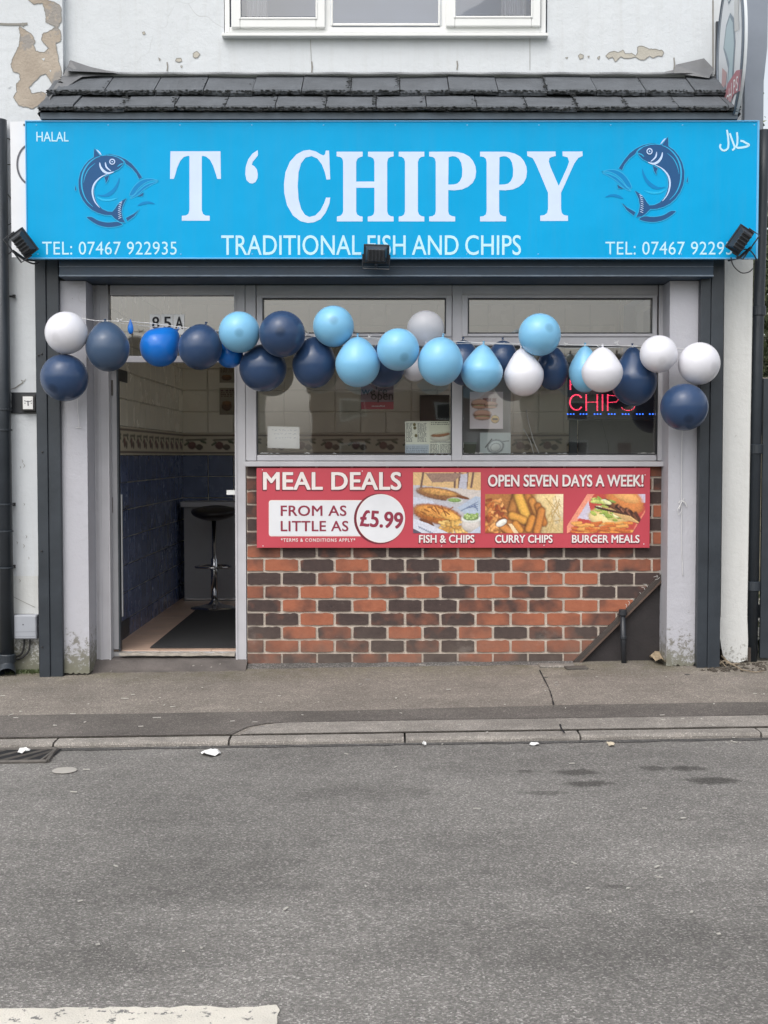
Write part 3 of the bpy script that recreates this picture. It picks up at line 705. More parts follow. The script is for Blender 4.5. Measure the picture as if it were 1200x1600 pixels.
# moss lumps along lips and joints
mb = MB(); r = random.Random(5)
def lump(mb, x, y, z, s):
    vs = []; n = 6
    for q, (rr, h) in enumerate(((1, 0), (.8, .6), (0.001, .9))):
        for k in range(n):
            t = 2*pi*k/n; e = r.uniform(.7, 1.25)
            vs.append((x+rr*s*cos(t)*e, y+rr*s*.7*sin(t)*e, z+h*s*.55))
    mb.add(vs, [(q*n+k, q*n+(k+1) % n, (q+1)*n+(k+1) % n, (q+1)*n+k) for q in range(2) for k in range(n)])
for (yy, zz, dens) in ((ym-.036, zm-.012, 2600), (CY1-.004, ze-.006, 2600)):
    for _ in range(dens):
        x = r.uniform(cx0, cx1); q = noise.noise(Vector((x*3, yy*9, 0)))
        if r.random() < .8+q*.6: lump(mb, x, yy+r.uniform(-.008, .012), zz+r.uniform(-.014, .008), r.uniform(.004, .011))
for row, (ya, za, yb, zb, x00) in enumerate(((0, zt, ym-.035, zm, j1), (ym, zm, CY1, ze, j2))):
    for k in range(-8, 10):
        x = x00+k*tw
        if not cx0 < x < cx1: continue
        amt = r.choice((0, 3, 8, 24))
        for _ in range(amt):
            t = r.uniform(.2, 1); lump(mb, x+r.gauss(0, .008)-.01+.02*t*0, ya+(yb-ya)*t, za+(zb-za)*t+.012, r.uniform(.004, .010))
mb.build('moss', MAT['moss'], can, kind='stuff')
# lead flashing: strip along the wall, rising in both corners
mb = MB(); pts_t = []; N = 80
for i in range(N+1):
    px = 108+(1112-108)*i/N
    py = 113+1.5*sin(i*.9)*.3
    if px < 190: py = 113-18*((190-px)/82)**1.4
    if px > 1040: py = 113-16*((px-1040)/72)**.8 if px < 1108 else 104
    pts_t.append(px); p = at(px, py, -.006); q = at(px, 120.5, -.0); q2 = Vector((q.x, -.055, zt-.02+.004))
    if px < 190: q2.y -= .05*((190-px)/82)
    mb.v += [tuple(p), (p.x, -.012, max(zt+.018, p.z-.03)), (q2.x, q2.y, q2.z+.018)]
for i in range(N):
    for q in range(2): mb.f.append((3*i+q, 3*i+q+1, 3*i+q+4, 3*i+q+3)); mb.mi.append(0)
mb.build('lead_flashing', MAT['lead'], can)
for side, xx in ((-1, cx0), (1, cx1)):
    mb = MB(); d = .012*side
    mb.add([(xx-d*3, 0, zt+.012), (xx+d, 0, zt+.004), (xx+d, CY1+.02, ze-.03), (xx-d*3, CY1+.02, ze+.006), (xx+d, 0, zt-.4), (xx-.005*side, 0, zt-.4)],
           [(0, 1, 2, 3), (1, 4, 2)]); mb.build('verge_board', MAT['lead'], can)
# lead corner soaker leaning up the left abutment
mb = MB(); q = [at(110, 94, -.02), at(140, 104, -.02), at(185, 116, -.03), at(128, 120, -.08), at(100, 138, -.24), at(82, 140, -.26), at(98, 118, -.06)]
mb.add(q, [(0, 6, 3, 1), (1, 3, 2), (6, 5, 4, 3)]); mb.build('lead_corner', MAT['lead'], can)
mb = MB(); q = [at(1100, 91, -.02), at(1056, 101, -.02), at(1052, 114, -.03), at(1108, 122, -.08), at(1116, 108, -.04)]
mb.add(q, [(0, 1, 2, 3, 4)]); mb.build('lead_corner', MAT['lead'], can)
# eaves fascia board behind the sign top
zsign1 = at(600, 189, -.42).z; zsign0 = at(600, 403, -.42).z
mb = MB(); mb.box(cx0+.004, cx1-.004, -.435, -.37, zsign1-.0+.008, ze-.022); mb.box(cx0+.004, cx1-.004, -.37, -.02, ze-.10, ze-.085)
mb.box(cx0+.004, cx0+.03, -.37, -.02, zsign1-.1, ze-.012); mb.box(cx1-.03, cx1-.004, -.37, -.02, zsign1-.1, ze-.012)
mb.build('eaves_board', M('eaves_slate_blue', (.10, .13, .165), .2, 5, .6, .1, 30), can)
# shutter box and lintel behind / below the sign
zsb = at(600, 433, -.34).z
sbx0 = at(58, 430, -.34).x; sbx1 = at(1120, 430, -.34).x
mb = MB(); mb.box(sbx0+.13, sbx1-.02, -.34, -.012, zsb, zsign1-.12); mb.build('shutter_box', M('shutter_box_navy', (.020, .042, .072), .2, 5, .45, .1, 30, spots=(.16, .2, .24), spot_scale=24, spot_th=.77), B, bevel=.004)
mb = MB(); mb.box(sbx0+.13, sbx1-.02, -.346, -.34, zsb+.004, zsb+.012); mb.box(sbx0+.13, sbx1-.02, -.3445, -.34, zsb+.06, zsb+.063); mb.build('shutter_trim', M('worn_trim', (.16, .2, .25), .3, 20, .5, 0), B)

# black pilasters, grey pillars ------------------------------------------
GL = lambda px: slope(xb(px, -.25))
def vpost(name, px0, px1, Y, depth, zb, ztop, m, py=760, bevel=.004, ragged=0, seed=0):
    x0 = at(px0, py, Y).x; x1 = at(px1, py, Y).x; mb = MB()
    if ragged:
        r = random.Random(seed); n = 16; xs = [x0+(x1-x0)*i/n for i in range(n+1)]
        pts = [(x, zb+abs(r.gauss(0, ragged))) for x in xs]+[(x1, ztop), (x0, ztop)]
        mb.poly(pts, Y, thick=depth)
    else: mb.box(x0, x1, Y, Y+depth, zb, ztop)
    return mb.build(name, m, B, bevel=bevel)
zpt = at(600, 404, -.27).z
vpost('pilaster', 58, 75, -.245, .245, -.06, zpt+.1, MAT['navy']); vpost('pilaster', 75.6, 95, -.237, .237, -.06, zpt+.1, MAT['navy'])
vpost('pilaster', 1092, 1108, -.262, .262, -.02, zpt+.1, MAT['navy']); vpost('pilaster', 1108.6, 1128, -.27, .27, -.02, zpt+.1, MAT['navy'])
zpl = zsb-.004
vpost('pillar', 96, 137, -.2, .24, -.028, zpl, MAT['pillar'], ragged=.006, seed=3)
vpost('pillar', 1044, 1091, -.2, .24, .018, zpl, MAT['pillar'], ragged=.010, seed=4)
# coving shade-box above left pillar
# plain infill jamb (reveal) left of the door frame
mb = MB(); x0 = at(137, 760, -.2).x; x1 = at(154, 760, 0).x
mb.box(x0-.001, x1, .0, .06, -.03, zpl); mb.build('door_reveal', MAT['frame'], B, bevel=.002)
# fixing screws and scars on the pilasters
mb = MB()
for (x, y) in ((65, 553), (66, 706), (65, 861), (66, 1011), (60, 555)):
    c = at(x, y, -.249); mb.lathe([(.006, 0), (.005, .004), (.001, .005)], c, 10, M=Matrix.Translation(c) @ Matrix.Rotation(pi/2, 4, 'X'))
mb.build('screw', MAT['black'], B)

# door frame --------------------------------------------------------------
FY = -.01
ztr0 = at(600, 566, FY).z; ztr1 = at(600, 556, FY).z
zf0 = .075
def vbar(mb, a, b, Y, d, z0, z1, py=760):
    mb.box(at(a, py, Y).x, at(b, py, Y).x, Y, Y+d, z0, z1)
df = bpy.data.objects.new('door_frame', None); COL.objects.link(df); df.parent = B
mb = MB(); vbar(mb, 152, 171.5, FY, .07, .0, zpl); vbar(mb, 367, 384, FY, .07, .03, zpl)
mb.box(at(171.5, 450, FY).x, at(367, 450, FY).x, FY+.001, FY+.07, at(600, 461, FY).z, zpl)
mb.box(at(171.5, 560, FY).x, at(367, 560, FY).x, FY+.001, FY+.07, ztr0, ztr1); mb.build('frame_bar', MAT['frame'], df, bevel=.003)
mb = MB(); vbar(mb, 155, 158, FY-.006, .01, .0, zpl); vbar(mb, 168.5, 171, FY-.008, .01, .0, zpl); vbar(mb, 368, 370, FY-.007, .01, .03, zpl); mb.build('frame_ridge', MAT['frame'], df)
mb = MB(); x0, x1, z0, z1 = prect(167, 370, 458, 558, .03); mb.add([(x0, .03, z0), (x1, .03, z0), (x1, .03, z1), (x0, .03, z1)], [(0, 1, 2, 3)]); mb.build('glass_pane', MAT['glass'], df)
# glazed door standing open along the side wall
dr = bpy.data.objects.new('door', None); COL.objects.link(dr); dr.parent = B
dx = at(178.5, 760, .06).x
def dM(s, z): return Matrix.Translation((dx+.01-.00*s+.02*0, .07+s, z)) 
zd1 = ztr0-.006; zd0 = zf0+.008
mb = MB(); th = .042
mb.box(dx-th/2, dx+th/2, .065, .135, zd0, zd1)
mb.build('hinge_stile', M('door_edge', (.42, .42, .44), .1, 5, .45, 0), dr, bevel=.002)
mb = MB(); mb.box(dx-.10, dx-.065, .76, .80, zd0, zd1); mb.box(dx-.075, dx-.05, .135, .76, zd0, zd0+.12); mb.box(dx-.075, dx-.05, .135, .76, zd1-.08, zd1)
mb.build('door_rail', MAT['navy'], dr, bevel=.002)
mb = MB(); mb.add([(dx-.062, .135, zd0+.12), (dx-.062, .76, zd0+.12), (dx-.062, .76, zd1-.08), (dx-.062, .135, zd1-.08)], [(0, 1, 2, 3)]); mb.build('glass_pane', MAT['glass'], dr)
mb = MB()
for y in (606, 789, 968): pbox(mb, 172.3, 176.2, y-12, y+12, .058, .008)
mb.build('hinge', MAT['hinge'], dr)
mb = MB(); c = at(189, 791, .7); mb.tube([c, c+Vector((.05, 0, 0)), c+Vector((.05, -.12, 0))], .008); mb.build('handle', MAT['chrome'], dr)
mb = MB(); vbar(mb, 183.5, 186, .045, .05, zf0, ztr0); mb.build('frame_bar', MAT['navy'], df)
mb = MB(); vbar(mb, 187, 190, .14, .02, zd0+.2, zd0+.98); mb.build('pull_bar', MAT['upvc'], dr)
mb = MB(); pbox(mb, 354, 367.5, 766, 773, .02, .04); mb.build('latch_keep', MAT['upvc'], df)

# shop window -------------------------------------------------------------
sw = bpy.data.objects.new('shop_window', None); COL.objects.link(sw); sw.parent = B
ztop = zpl; zsil = at(600, 720, FY).z
for (a, b, d) in ((384.6, 401, 0), (706, 722, .0), (1027, 1041, 0)): mb = MB(); vbar(mb, a, b, FY, .08, zsil, ztop); mb.build('mullion', MAT['frame'], sw, bevel=.004)
for (a, b) in ((401, 706), (722, 1027)):
    x0 = at(a, 600, FY).x; x1 = at(b, 600, FY).x
    for (q0, q1) in ((zsil, at(600, 711, FY).z), (at(600, 540, FY).z, at(600, 525, FY).z), (at(600, 462, FY).z, ztop)):
        MB().box(x0, x1, FY+.001, FY+.08, q0, q1).build('transom', MAT['frame'], sw, bevel=.004)
mb = MB()
for (a, b, w1, w2) in ((401, 706, 9, 9), (722, 1027, 9, 7)):       # top light sashes, narrower than the panes below
    z0 = at(600, 526, FY).z; z1 = at(600, 461, FY).z
    vbar(mb, a, a+w1, FY-.010, .05, z0, z1, 490); vbar(mb, b-w2, b, FY-.010, .05, z0, z1, 490)
    x0 = at(a+w1, 490, FY).x; x1 = at(b-w2, 490, FY).x
    mb.box(x0, x1, FY-.0095, FY+.04, z0, z0+.018); mb.box(x0, x1, FY-.0095, FY+.04, z1-.018, z1)
mb.build('top_light_sash', MAT['frame'], sw, bevel=.003)
mb = MB()   # dark rubber gaskets
for (a, b, y0, y1) in ((401, 706, 541, 710), (722, 1027, 541, 710), (410.5, 696.5, 466, 521), (731.5, 1019.5, 466, 521)):
    x0, x1, z0, z1 = prect(a, b, y0, y1, .0); g = .006; Y = -.004
    mb.box(x0, x0+g, Y, Y+.03, z0, z1); mb.box(x1-g, x1, Y, Y+.03, z0, z1); mb.box(x0+g, x1-g, Y+.0004, Y+.03, z0, z0+g); mb.box(x0+g, x1-g, Y+.0004, Y+.03, z1-g, z1)
mb.build('gasket', MAT['plastic'], sw)
for (a, b, y0, y1) in ((401, 706, 540, 711), (722, 1027, 540, 711), (410, 697, 465, 522), (731, 1020, 465, 522)):
    x0, x1, z0, z1 = prect(a, b, y0, y1, .02); mb = MB(); mb.add([(x0, .02, z0), (x1, .02, z0), (x1, .02, z1), (x0, .02, z1)], [(0, 1, 2, 3)]); mb.build('glass_pane', MAT['glass'], sw)
mb = MB(); rr = random.Random(14)
for (a, b) in ((402, 705), (723, 1026)):
    for _ in range(26):
        x = rr.choice((rr.uniform(a, a+30), rr.uniform(a, b), rr.uniform(b-30, b))); l = rr.uniform(3, 14)
        stroke(mb, PP(smoothpts([(x, 709.4), (x+l*.5, 709.4-rr.uniform(0, 2.2)), (x+l, 709.5)], 2), .015), rr.uniform(.003, .007), .015-.0002*rr.random(), taper=True)
    for _ in range(8):
        y = rr.uniform(640, 708); x = rr.choice((a+1.2, b-1.2)); stroke(mb, PP([(x, y), (x+rr.uniform(-1, 1), y+rr.uniform(3, 9))], .0145), .004, .0145, taper=True)
mb.build('sealant_smear', M('old_sealant', (.55, .55, .53), .2, 30, .9, 0), sw)
mb = MB(); x0 = at(383, 725, -.05).x; x1 = at(1042, 725, -.05).x
mb.box(x0, x1, -.065, .07, at(600, 729, -.05).z, at(600, 721, -.05).z); mb.build('window_sill', MAT['frame'], sw, bevel=.005)
mb = MB(); mb.box(at(382, 445, 0).x, at(1043, 445, 0).x, -.02, .07, zpl+.001, 2.7); mb.box(at(137, 445, 0).x, at(382, 445, 0).x, -.02, .07, zpl+.001, 2.7); mb.build('lintel', MAT['navy'], B)

# brick wall ---------------------------------------------------------------
bw = bpy.data.objects.new('brick_wall', None); COL.objects.link(bw); bw.parent = B
PX = 1/250.3
zj = lambda k: at(600, 1020-21.1*k, 0).z
bx0 = at(386, 900, 0).x; bx1 = at(1040.5, 900, 0).x
dA = at(1040, 893, 0); dB = at(893, 1040, 0)     # diagonal cut
def side_of(p): return (dB.x-dA.x)*(p[1]-dA.z)-(dB.z-dA.z)*(p[0]-dA.x)   # <0? keep upper-left
keep_sign = 1 if side_of((bx0, 1.0)) > 0 else -1
def clip_diag(poly, off=0.0):
    out = []
    for i in range(len(poly)):
        a, b = poly[i], poly[(i+1) % len(poly)]; sa, sb = side_of(a)*keep_sign, side_of(b)*keep_sign
        if sa >= 0: out.append(a)
        if (sa >= 0) != (sb >= 0):
            t = sa/(sa-sb); out.append((a[0]+(b[0]-a[0])*t, a[1]+(b[1]-a[1])*t))
    return out
P = clip_diag([(bx0, -.06), (bx1, -.06), (bx1, zj(14.2)), (bx0, zj(14.2))])
mb = MB(); mb.poly(P, .0, thick=.10); mb.build('mortar_bed', MAT['mortar'], bw)
rows = list(range(-1, 14)); J = .0125
shared = []
def brickmesh(w, h, seed):
    r = random.Random(seed); me = bpy.data.meshes.new('brick'); n = 8
    pts = []
    e = lambda i: (.0025+abs(r.gauss(0, .0022))) if i in (0, n) else 0
    for i in range(n+1): pts.append((-w/2+w*i/n+(e(i) if i == 0 else -e(i))*.5, -h/2+r.gauss(0, .0014)+e(i)))
    for i in range(n+1): pts.append((w/2-w*i/n-(e(i) if i == 0 else -e(i))*.5, h/2+r.gauss(0, .0014)-e(i)))
    mb = MB(); mb.poly(pts, -.0085, thick=.03)
    me.from_pydata(mb.v, [], mb.f); me.materials.append(MAT['brick']); return me
BL = 55.3*PX; BH = 21.1*PX
full = [brickmesh(BL-J, BH-J, k) for k in range(7)]
r = random.Random(11)
for k in rows:
    z0 = zj(k)+J/2; z1 = zj(k+1)-J/2 if k >= 0 else zj(0)-J/2
    if k == -1: z0 = at(600, 1040, 0).z-.02
    start = 440 if k % 2 else 412.6
    if k == -1: start = 440
    x = at(start, 900, 0).x
    while x > bx0: x -= BL
    while x < bx1:
        a = max(x+J/2, bx0+.002); b = min(x+BL-J/2, bx1-.002)
        if b-a > .015:
            whole = (b-a) > BL-J-.001 and k >= 0
            poly = [(a, z0), (b, z0), (b, z1), (a, z1)]
            inside = all(side_of(p)*keep_sign > 0 for p in poly)
            if whole and inside:
                o = bpy.data.objects.new('brick', full[r.randrange(7)]); COL.objects.link(o); o.parent = bw
                o.location = ((a+b)/2, r.gauss(0, .0008), (z0+z1)/2); o.rotation_euler.y = r.gauss(0, .004)
            else:
                q = clip_diag(poly)
                if len(q) >= 3 and max(p[0] for p in q)-min(p[0] for p in q) > .012:
                    cx = sum(p[0] for p in q)/len(q); cz = sum(p[1] for p in q)/len(q)
                    mb = MB(); mb.poly([(p[0]-cx, p[1]-cz) for p in q], -.0085, thick=.03)
                    me = bpy.data.meshes.new('brick'); me.from_pydata(mb.v, [], mb.f); me.materials.append(MAT['brick'])
                    o = bpy.data.objects.new('brick', me); COL.objects.link(o); o.parent = bw; o.location = (cx, 0, cz)
        x += BL
# sloping board and black recess at the right foot of the wall
mb = MB(); mb.poly([(bx1, dA.z), (dB.x, dB.z), (dB.x, -.06), (bx1, -.06)], .004, thick=.09); mb.build('black_plinth', MAT['recess'], B)
d = Vector((dB.x-dA.x, 0, dB.z-dA.z)); L = d.length; ang = math.atan2(d.z, d.x)
mb = MB(); Mx = Matrix.Translation(((dA.x+dB.x)/2-.004, -.014, (dA.z+dB.z)/2-.004)) @ Matrix.Rotation(-ang, 4, 'Y')
mb.obox(Mx, L+.02, .034, .030); mb.build('sloping_board', MAT['wood'], B, bevel=.002)
mb = MB(); Mx = Matrix.Translation(((dA.x+dB.x)/2-.004+.012, -.034, (dA.z+dB.z)/2-.016)) @ Matrix.Rotation(-ang, 4, 'Y')
mb.obox(Mx, L-.02, .008, .010); mb.build('board_lip', M('board_lip_brown', (.10, .065, .05), .3, 9, .8, .3), B)
mb = MB(); pbox(mb, 1036, 1044, 728, 893, -.012, .02); mb.build('edge_strip', MAT['frame'], B)
# cobwebby scraps of filler along the board
mb = MB(); rr = random.Random(3)
for _ in range(12):
    t = rr.random()**1.5; x, z = 1036-(t*75), 897+(t*72); a = rr.uniform(.2, 2.6); l = rr.uniform(3, 10)
    stroke(mb, PP([(x, z-3), (x+cos(a)*l*.5, z-3-sin(a)*l*.5), (x+cos(a+.4)*l, z-3-sin(a+.4)*l*.7)], -.036), .003, -.036)
mb.build('filler_scrap', M('filler', (.5, .49, .47), .2, 30, .9, 0), B)
pipe = thing('waste_pipe', 'short black waste pipe stub standing before the triangular black plinth', 'pipe', tuple(at(975, 1036, -.06)))
mb = MB(); a = at(975, 1038, -.07); b = at(973, 960, -.05); c = at(976, 985, -.06)
mb.tube([b, a], .017, 14); mb.build('pipe_stub', MAT['plastic'], pipe, smooth=True)
mb = MB(); mb.lathe([(.02, -.006), (.025, -.004), (.025, .03), (.02, .032)], b, 16); mb.lathe([(.02, -.004), (.022, 0), (.022, .016), (.02, .018)], at(974, 998, -.06), 16); mb.build('collar', MAT['plastic'], pipe, smooth=False, bevel=.001)

# threshold, fillet, floor plate -------------------------------------------
mb = MB(); n = 40; vs = []
for i in range(n+1):
    x = at(140, 1040, -.05).x+(at(386, 1040, -.05).x-at(140, 1040, -.05).x)*i/n
    q_ = noise.noise(Vector((x*9, 0, 0))); vs += [(x, -.16+.03*q_, slope(x)-.010), (x, -.11, slope(x)+.004), (x, -.02+.012*q_, .030+.004*q_), (x, .30, zf0-.006)]
mb.add(vs, [(i*4+q, (i+1)*4+q, (i+1)*4+q+1, i*4+q+1) for i in range(n) for q in range(3)]); mb.build('threshold', M('stained_concrete', (.12, .105, .098), .3, 8, .85, .5, 60, spots=(.3, .28, .25), spot_scale=20, spot_th=.66), B)
mb = MB(); vs = []; n = 80; xa = at(386, 1040, -.05).x; xe = at(895, 1040, -.05).x
for i in range(n+1):
    x = xa+(xe-xa)*i/n; vs += [(x, -.09+.03*noise.noise(Vector((x*4, 2, 0))), slope(x)-.004), (x, -.04, slope(x)+.008), (x, .002, slope(x)*.4+.014+.008*noise.noise(Vector((x*7, 0, 0))))]
mb.add(vs, [(i*3+q, (i+1)*3+q, (i+1)*3+q+1, i*3+q+1) for i in range(n) for q in range(2)]); mb.build('mortar_fillet', asphalt('fillet', (1, .95, .9), .13, .28, 160, 3), B)

mb = MB(); r_ = random.Random(8); xa_, xb_ = at(186, 1024, 0).x, at(366, 1024, 0).x; P = jag([(xa_, .052), (xb_, .052), (xb_, .066), (xa_, .068)], .004, .03, seed=6)
mb.poly(P, .004, thick=.05); mb.build('tile_edge', M('chipped_edge', (.42, .38, .33), .3, 20, .9, .5), B)
# interior -----------------------------------------------------------------
IX0, IX1, IY1, ICZ = -1.76, 2.05, 3.2, 2.66
mb = MB(); mb.box(IX0-.15, IX0-.006, .06, IY1+.1, -.05, ICZ+.1); mb.box(IX1, XR-.2, .06, SWY0, -.05, ICZ+.1); mb.box(IX1, XR-.2, SWY1, IY1+.1, -.05, ICZ+.1); mb.box(IX1, XR-.2, SWY0, SWY1, -.05, SWZ0); mb.box(IX1, XR-.2, SWY0, SWY1, SWZ1, ICZ+.1); mb.box(IX0-.006, IX1, IY1+.006, IY1+.12, -.05, ICZ+.1); mb.build('inner_wall', MAT['beigetile'], B)
sdw = bpy.data.objects.new('added_side_window', None); COL.objects.link(sdw); sdw.parent = B  # unseen window, added to brighten the interior
for (a_, b_, c_, d_) in ((SWY0, SWY0+.06, SWZ0, SWZ1), (SWY1-.06, SWY1, SWZ0, SWZ1), (SWY0+.06, SWY1-.06, SWZ0, SWZ0+.06), (SWY0+.06, SWY1-.06, SWZ1-.06, SWZ1), ((SWY0+SWY1)/2-.03, (SWY0+SWY1)/2+.03, SWZ0+.06, SWZ1-.06)):
    MB().box(XR-.10, XR-.04, a_, b_, c_, d_).build('frame_bar', MAT['upvc'], sdw)
MB().add([(XR-.07, SWY0, SWZ0), (XR-.07, SWY1, SWZ0), (XR-.07, SWY1, SWZ1), (XR-.07, SWY0, SWZ1)], [(0, 1, 2, 3)]).build('glass_pane', MAT['glass'], sdw)
mb = MB(); mb.box(IX0-.1, IX1+.1, .07, IY1+.1, ICZ, ICZ+.06); mb.build('ceiling', MAT['ceil'], B)
mb = MB(); mb.box(bx0-.02, bx1+.02, .101, .13, -.03, zsil-.06); mb.build('inner_sill_wall', MAT['ceil'], B)
fl = bpy.data.objects.new('shop_floor', None); COL.objects.link(fl); fl.parent = B
mb = MB(); mb.box(IX0-.1, IX1, .06, IY1, -.05, zf0-.008); mb.build('floor_bed', MAT['grout'], fl)
TM = bpy.data.meshes.new('floor_tile'); mb = MB().box(-.1635, .1635, -.1635, .1635, -.01, 0); TM.from_pydata(mb.v, [], mb.f); TM.materials.append(MAT['floortile'])
for i in range(12):
    for j in range(10):
        x = IX0+.166+.33*i; y = .09+.166+.33*j
        if x > IX1-.1 or y > IY1-.1: continue
        o = bpy.data.objects.new('floor_tile', TM); COL.objects.link(o); o.parent = fl; o.location = (x, y, zf0)
TW, THt = .222, .187
def tilemesh(nm, w, h, m, axis):
    me = bpy.data.meshes.new(nm); mb = MB(); g = .0025; e = .004
    vs = [(-w/2+g, 0, -h/2+g), (w/2-g, 0, -h/2+g), (w/2-g, 0, h/2-g), (-w/2+g, 0, h/2-g), (-w/2+g+e, -.006, -h/2+g+e), (w/2-g-e, -.006, -h/2+g+e), (w/2-g-e, -.006, h/2-g-e), (-w/2+g+e, -.006, h/2-g-e)]
    fs = [(4, 5, 6, 7), (0, 1, 5, 4), (1, 2, 6, 5), (2, 3, 7, 6), (3, 0, 4, 7)]
    me.from_pydata(vs, [], fs); me.materials.append(m); return me
ZB = at(600, 677, IY1).z; ZB0 = at(600, 711, IY1).z
tb = tilemesh('wall_tile', TW, THt, MAT['bluetile'], 0); tc_ = tilemesh('wall_tile', TW, THt, MAT['beigetile'], 0)
bwl = bpy.data.objects.new('back_wall', None); COL.objects.link(bwl); bwl.parent = B
swl = bpy.data.objects.new('side_wall', None); COL.objects.link(swl); swl.parent = B
def put(me, parent, loc, rz=0, nm='wall_tile'):
    o = bpy.data.objects.new(nm, me); COL.objects.link(o); o.parent = parent; o.location = loc; o.rotation_euler.z = rz
for j in range(6):
    for i in range(17):
        x = IX0+TW*(i+.5); z = ZB+THt*(j+.5)
        if x+TW/2 < IX1+.02: put(tc_, bwl, (x, IY1, z))
    for i in range(14):
        y = IY1-TW*(i+.5)
        if y > .1: put(tc_, swl, (IX0, y, ZB+THt*(j+.5)), pi/2)
for j in range(7):
    for i in range(5): put(tb, bwl, (IX0+TW*(i+.5), IY1, ZB0-THt*(j+.5)))
    for i in range(14):
        y = IY1-TW*(i+.5)
        if y > .1: put(tb, swl, (IX0, y, ZB0-THt*(j+.5)), pi/2)
mb = MB(); mb.box(IX0+TW*5, IX1, IY1-.004, IY1+.004, 0, ZB0); mb.build('wall_tile', MAT['bluetile'], bwl)
# patterned fruit border tile: printed picture
def border_pic(n):
    p = Pic(26*n, 26, lin((214, 204, 184)))
    for k in range(n):
        cx = 26*k+13
        p.a[2:4] = lin((120, 105, 95)); p.a[22:24] = lin((110, 98, 92))
        p.ell(cx-4, 14, 4, 4.5, 0, lin((120, 84, 78)), .2); p.ell(cx+3, 16, 3.4, 3.4, 0, lin((104, 92, 80)), .2)
        p.cap(cx-9, 8, cx+9, 7, 1.1, lin((112, 108, 92))); p.ell(cx+7, 10, 3.4, 1.4, 30, lin((96, 104, 80))); p.ell(cx-9, 12, 3.2, 1.3, -40, lin((100, 106, 84)))
    return p
def borderstrip(p, parent, side):
    h, w = p.h, p.w; vs = []
    Lr = (IX1-IX0) if side == 0 else IY1-.1
    for j in range(h):
        for i in range(w):
            s_ = Lr*i/(w-1); z = ZB+(ZB0-ZB)*j/(h-1)
            vs.append((IX0+s_, IY1-.008, z) if side == 0 else (IX0+.008, .1+s_, z))
    fs = [(j*w+i, (j+1)*w+i, (j+1)*w+i+1, j*w+i+1) for j in range(h-1) for i in range(w-1)]
    me = bpy.data.meshes.new('border_tiles'); me.from_pydata(vs, [], fs); ca = me.color_attributes.new('Col', 'FLOAT_COLOR', 'POINT')
    rgba = np.ones((h*w, 4), np.float32); rgba[:, :3] = np.clip(p.a, 0, 1).reshape(-1, 3); ca.data.foreach_set('color', rgba.ravel())
    link('border_tiles', me, MAT['print'], parent)
borderstrip(border_pic(16), bwl, 0); borderstrip(border_pic(13), swl, 1)

mat_o = MB().box(-1.50, -.55, .16, 2.25, zf0+.001, zf0+.010).build('door_mat', MAT['mat'], origin=(-1, 1, zf0), bevel=.003); tag(mat_o, 'large black rubber mat on the tiled floor inside the doorway', 'mat')
ct = thing('serving_counter', 'grey boxed counter against the tiled back wall behind the stool', 'counter', (-1.3, 2.95, zf0))
MB().box(-1.70, -.7, 2.86, IY1-.01, zf0, zf0+.80).build('counter_front', MAT['counter'], ct, bevel=.004)
MB().box(-1.72, -.68, 2.80, IY1-.01, zf0+.80, zf0+.845).build('worktop', M('worktop', (.42, .42, .45), .06, 3, .4, 0), ct, bevel=.004)
MB().box(-1.69, -.71, 2.848, 2.86, zf0+.01, zf0+.022).build('kick_trim', MAT['chrome'], ct)
st = thing('bar_stool', 'black gas lift bar stool with chrome column inside the doorway', 'stool', (-1.37, 2.3, zf0+.001))
def SL(*a, **k): return MB().lathe(*a, **k)
o3 = Vector((-1.37, 2.3, zf0+.001))
SL([(.19, 0), (.19, .008), (.12, .022), (.05, .04), (.03, .06), (.028, .07)], o3, 32).build('base', MAT['chrome'], st, smooth=True)
SL([(.027, .06), (.027, .40), (.018, .41), (.018, .72)], o3, 20).build('column', MAT['chrome'], st, smooth=True)
mb = MB(); ring = [o3+Vector((.14*cos(2*pi*k/28), -.06+.13*sin(2*pi*k/28), .345)) for k in range(29)]; mb.tube(ring, .009, 8, cap=False); mb.tube([o3+Vector((0, 0, .345)), o3+Vector((0, -.19, .345))], .008); mb.build('footrest', MAT['chrome'], st, smooth=True)
bm = bmesh.new(); bmesh.ops.create_uvsphere(bm, u_segments=28, v_segments=16, radius=1)
for v in bm.verts:
    x, y, z = v.co; s_ = 1 if z > 0 else 1; v.co = Vector((x*.185*(1+.05*abs(z)), y*.18, z*.055+(.05*(y > 0)*y*y)+(.02*x*x)))
me = bpy.data.meshes.new('seat'); bm.to_mesh(me); bm.free(); so_ = link('seat', me, MAT['leather'], st, (0, 0, .765), smooth=True)
so_.modifiers.new('sub', 'SUBSURF').levels = 1
# things seen through the glass
def board(name, label, cat, px0, px1, py0, py1, Y, d, m, **k):
    x0, x1, z0, z1 = prect(px0, px1, py0, py1, Y)
    o = MB().box(x0, x1, Y, Y+d, z0, z1).build(name, m, origin=((x0+x1)/2, Y, z0), bevel=.002); tag(o, label, cat); return o
board('display_board', 'pale upright board leaning inside the right shop window behind the posters', 'board', 723, 798, 562, 712, .10, .012, M('pale_board', (.30, .33, .35), .1, 5, .6, 0))
board('wall_screen', 'dark screen inside the shop seen through the left window pane', 'screen', 656, 702, 617, 667, IY1-.08, .07, MAT['black'])
board('back_panel', 'grey panel standing behind the lit sign in the shop window', 'panel', 904, 1024, 650, 713, .45, .03, M('grey_panel', (.20, .20, .205), .1, 3, .6, 0))
board('dark_post', 'dark upright post beneath the left end of the lit sign', 'post', 890, 902, 652, 714, .30, .04, MAT['navy'])
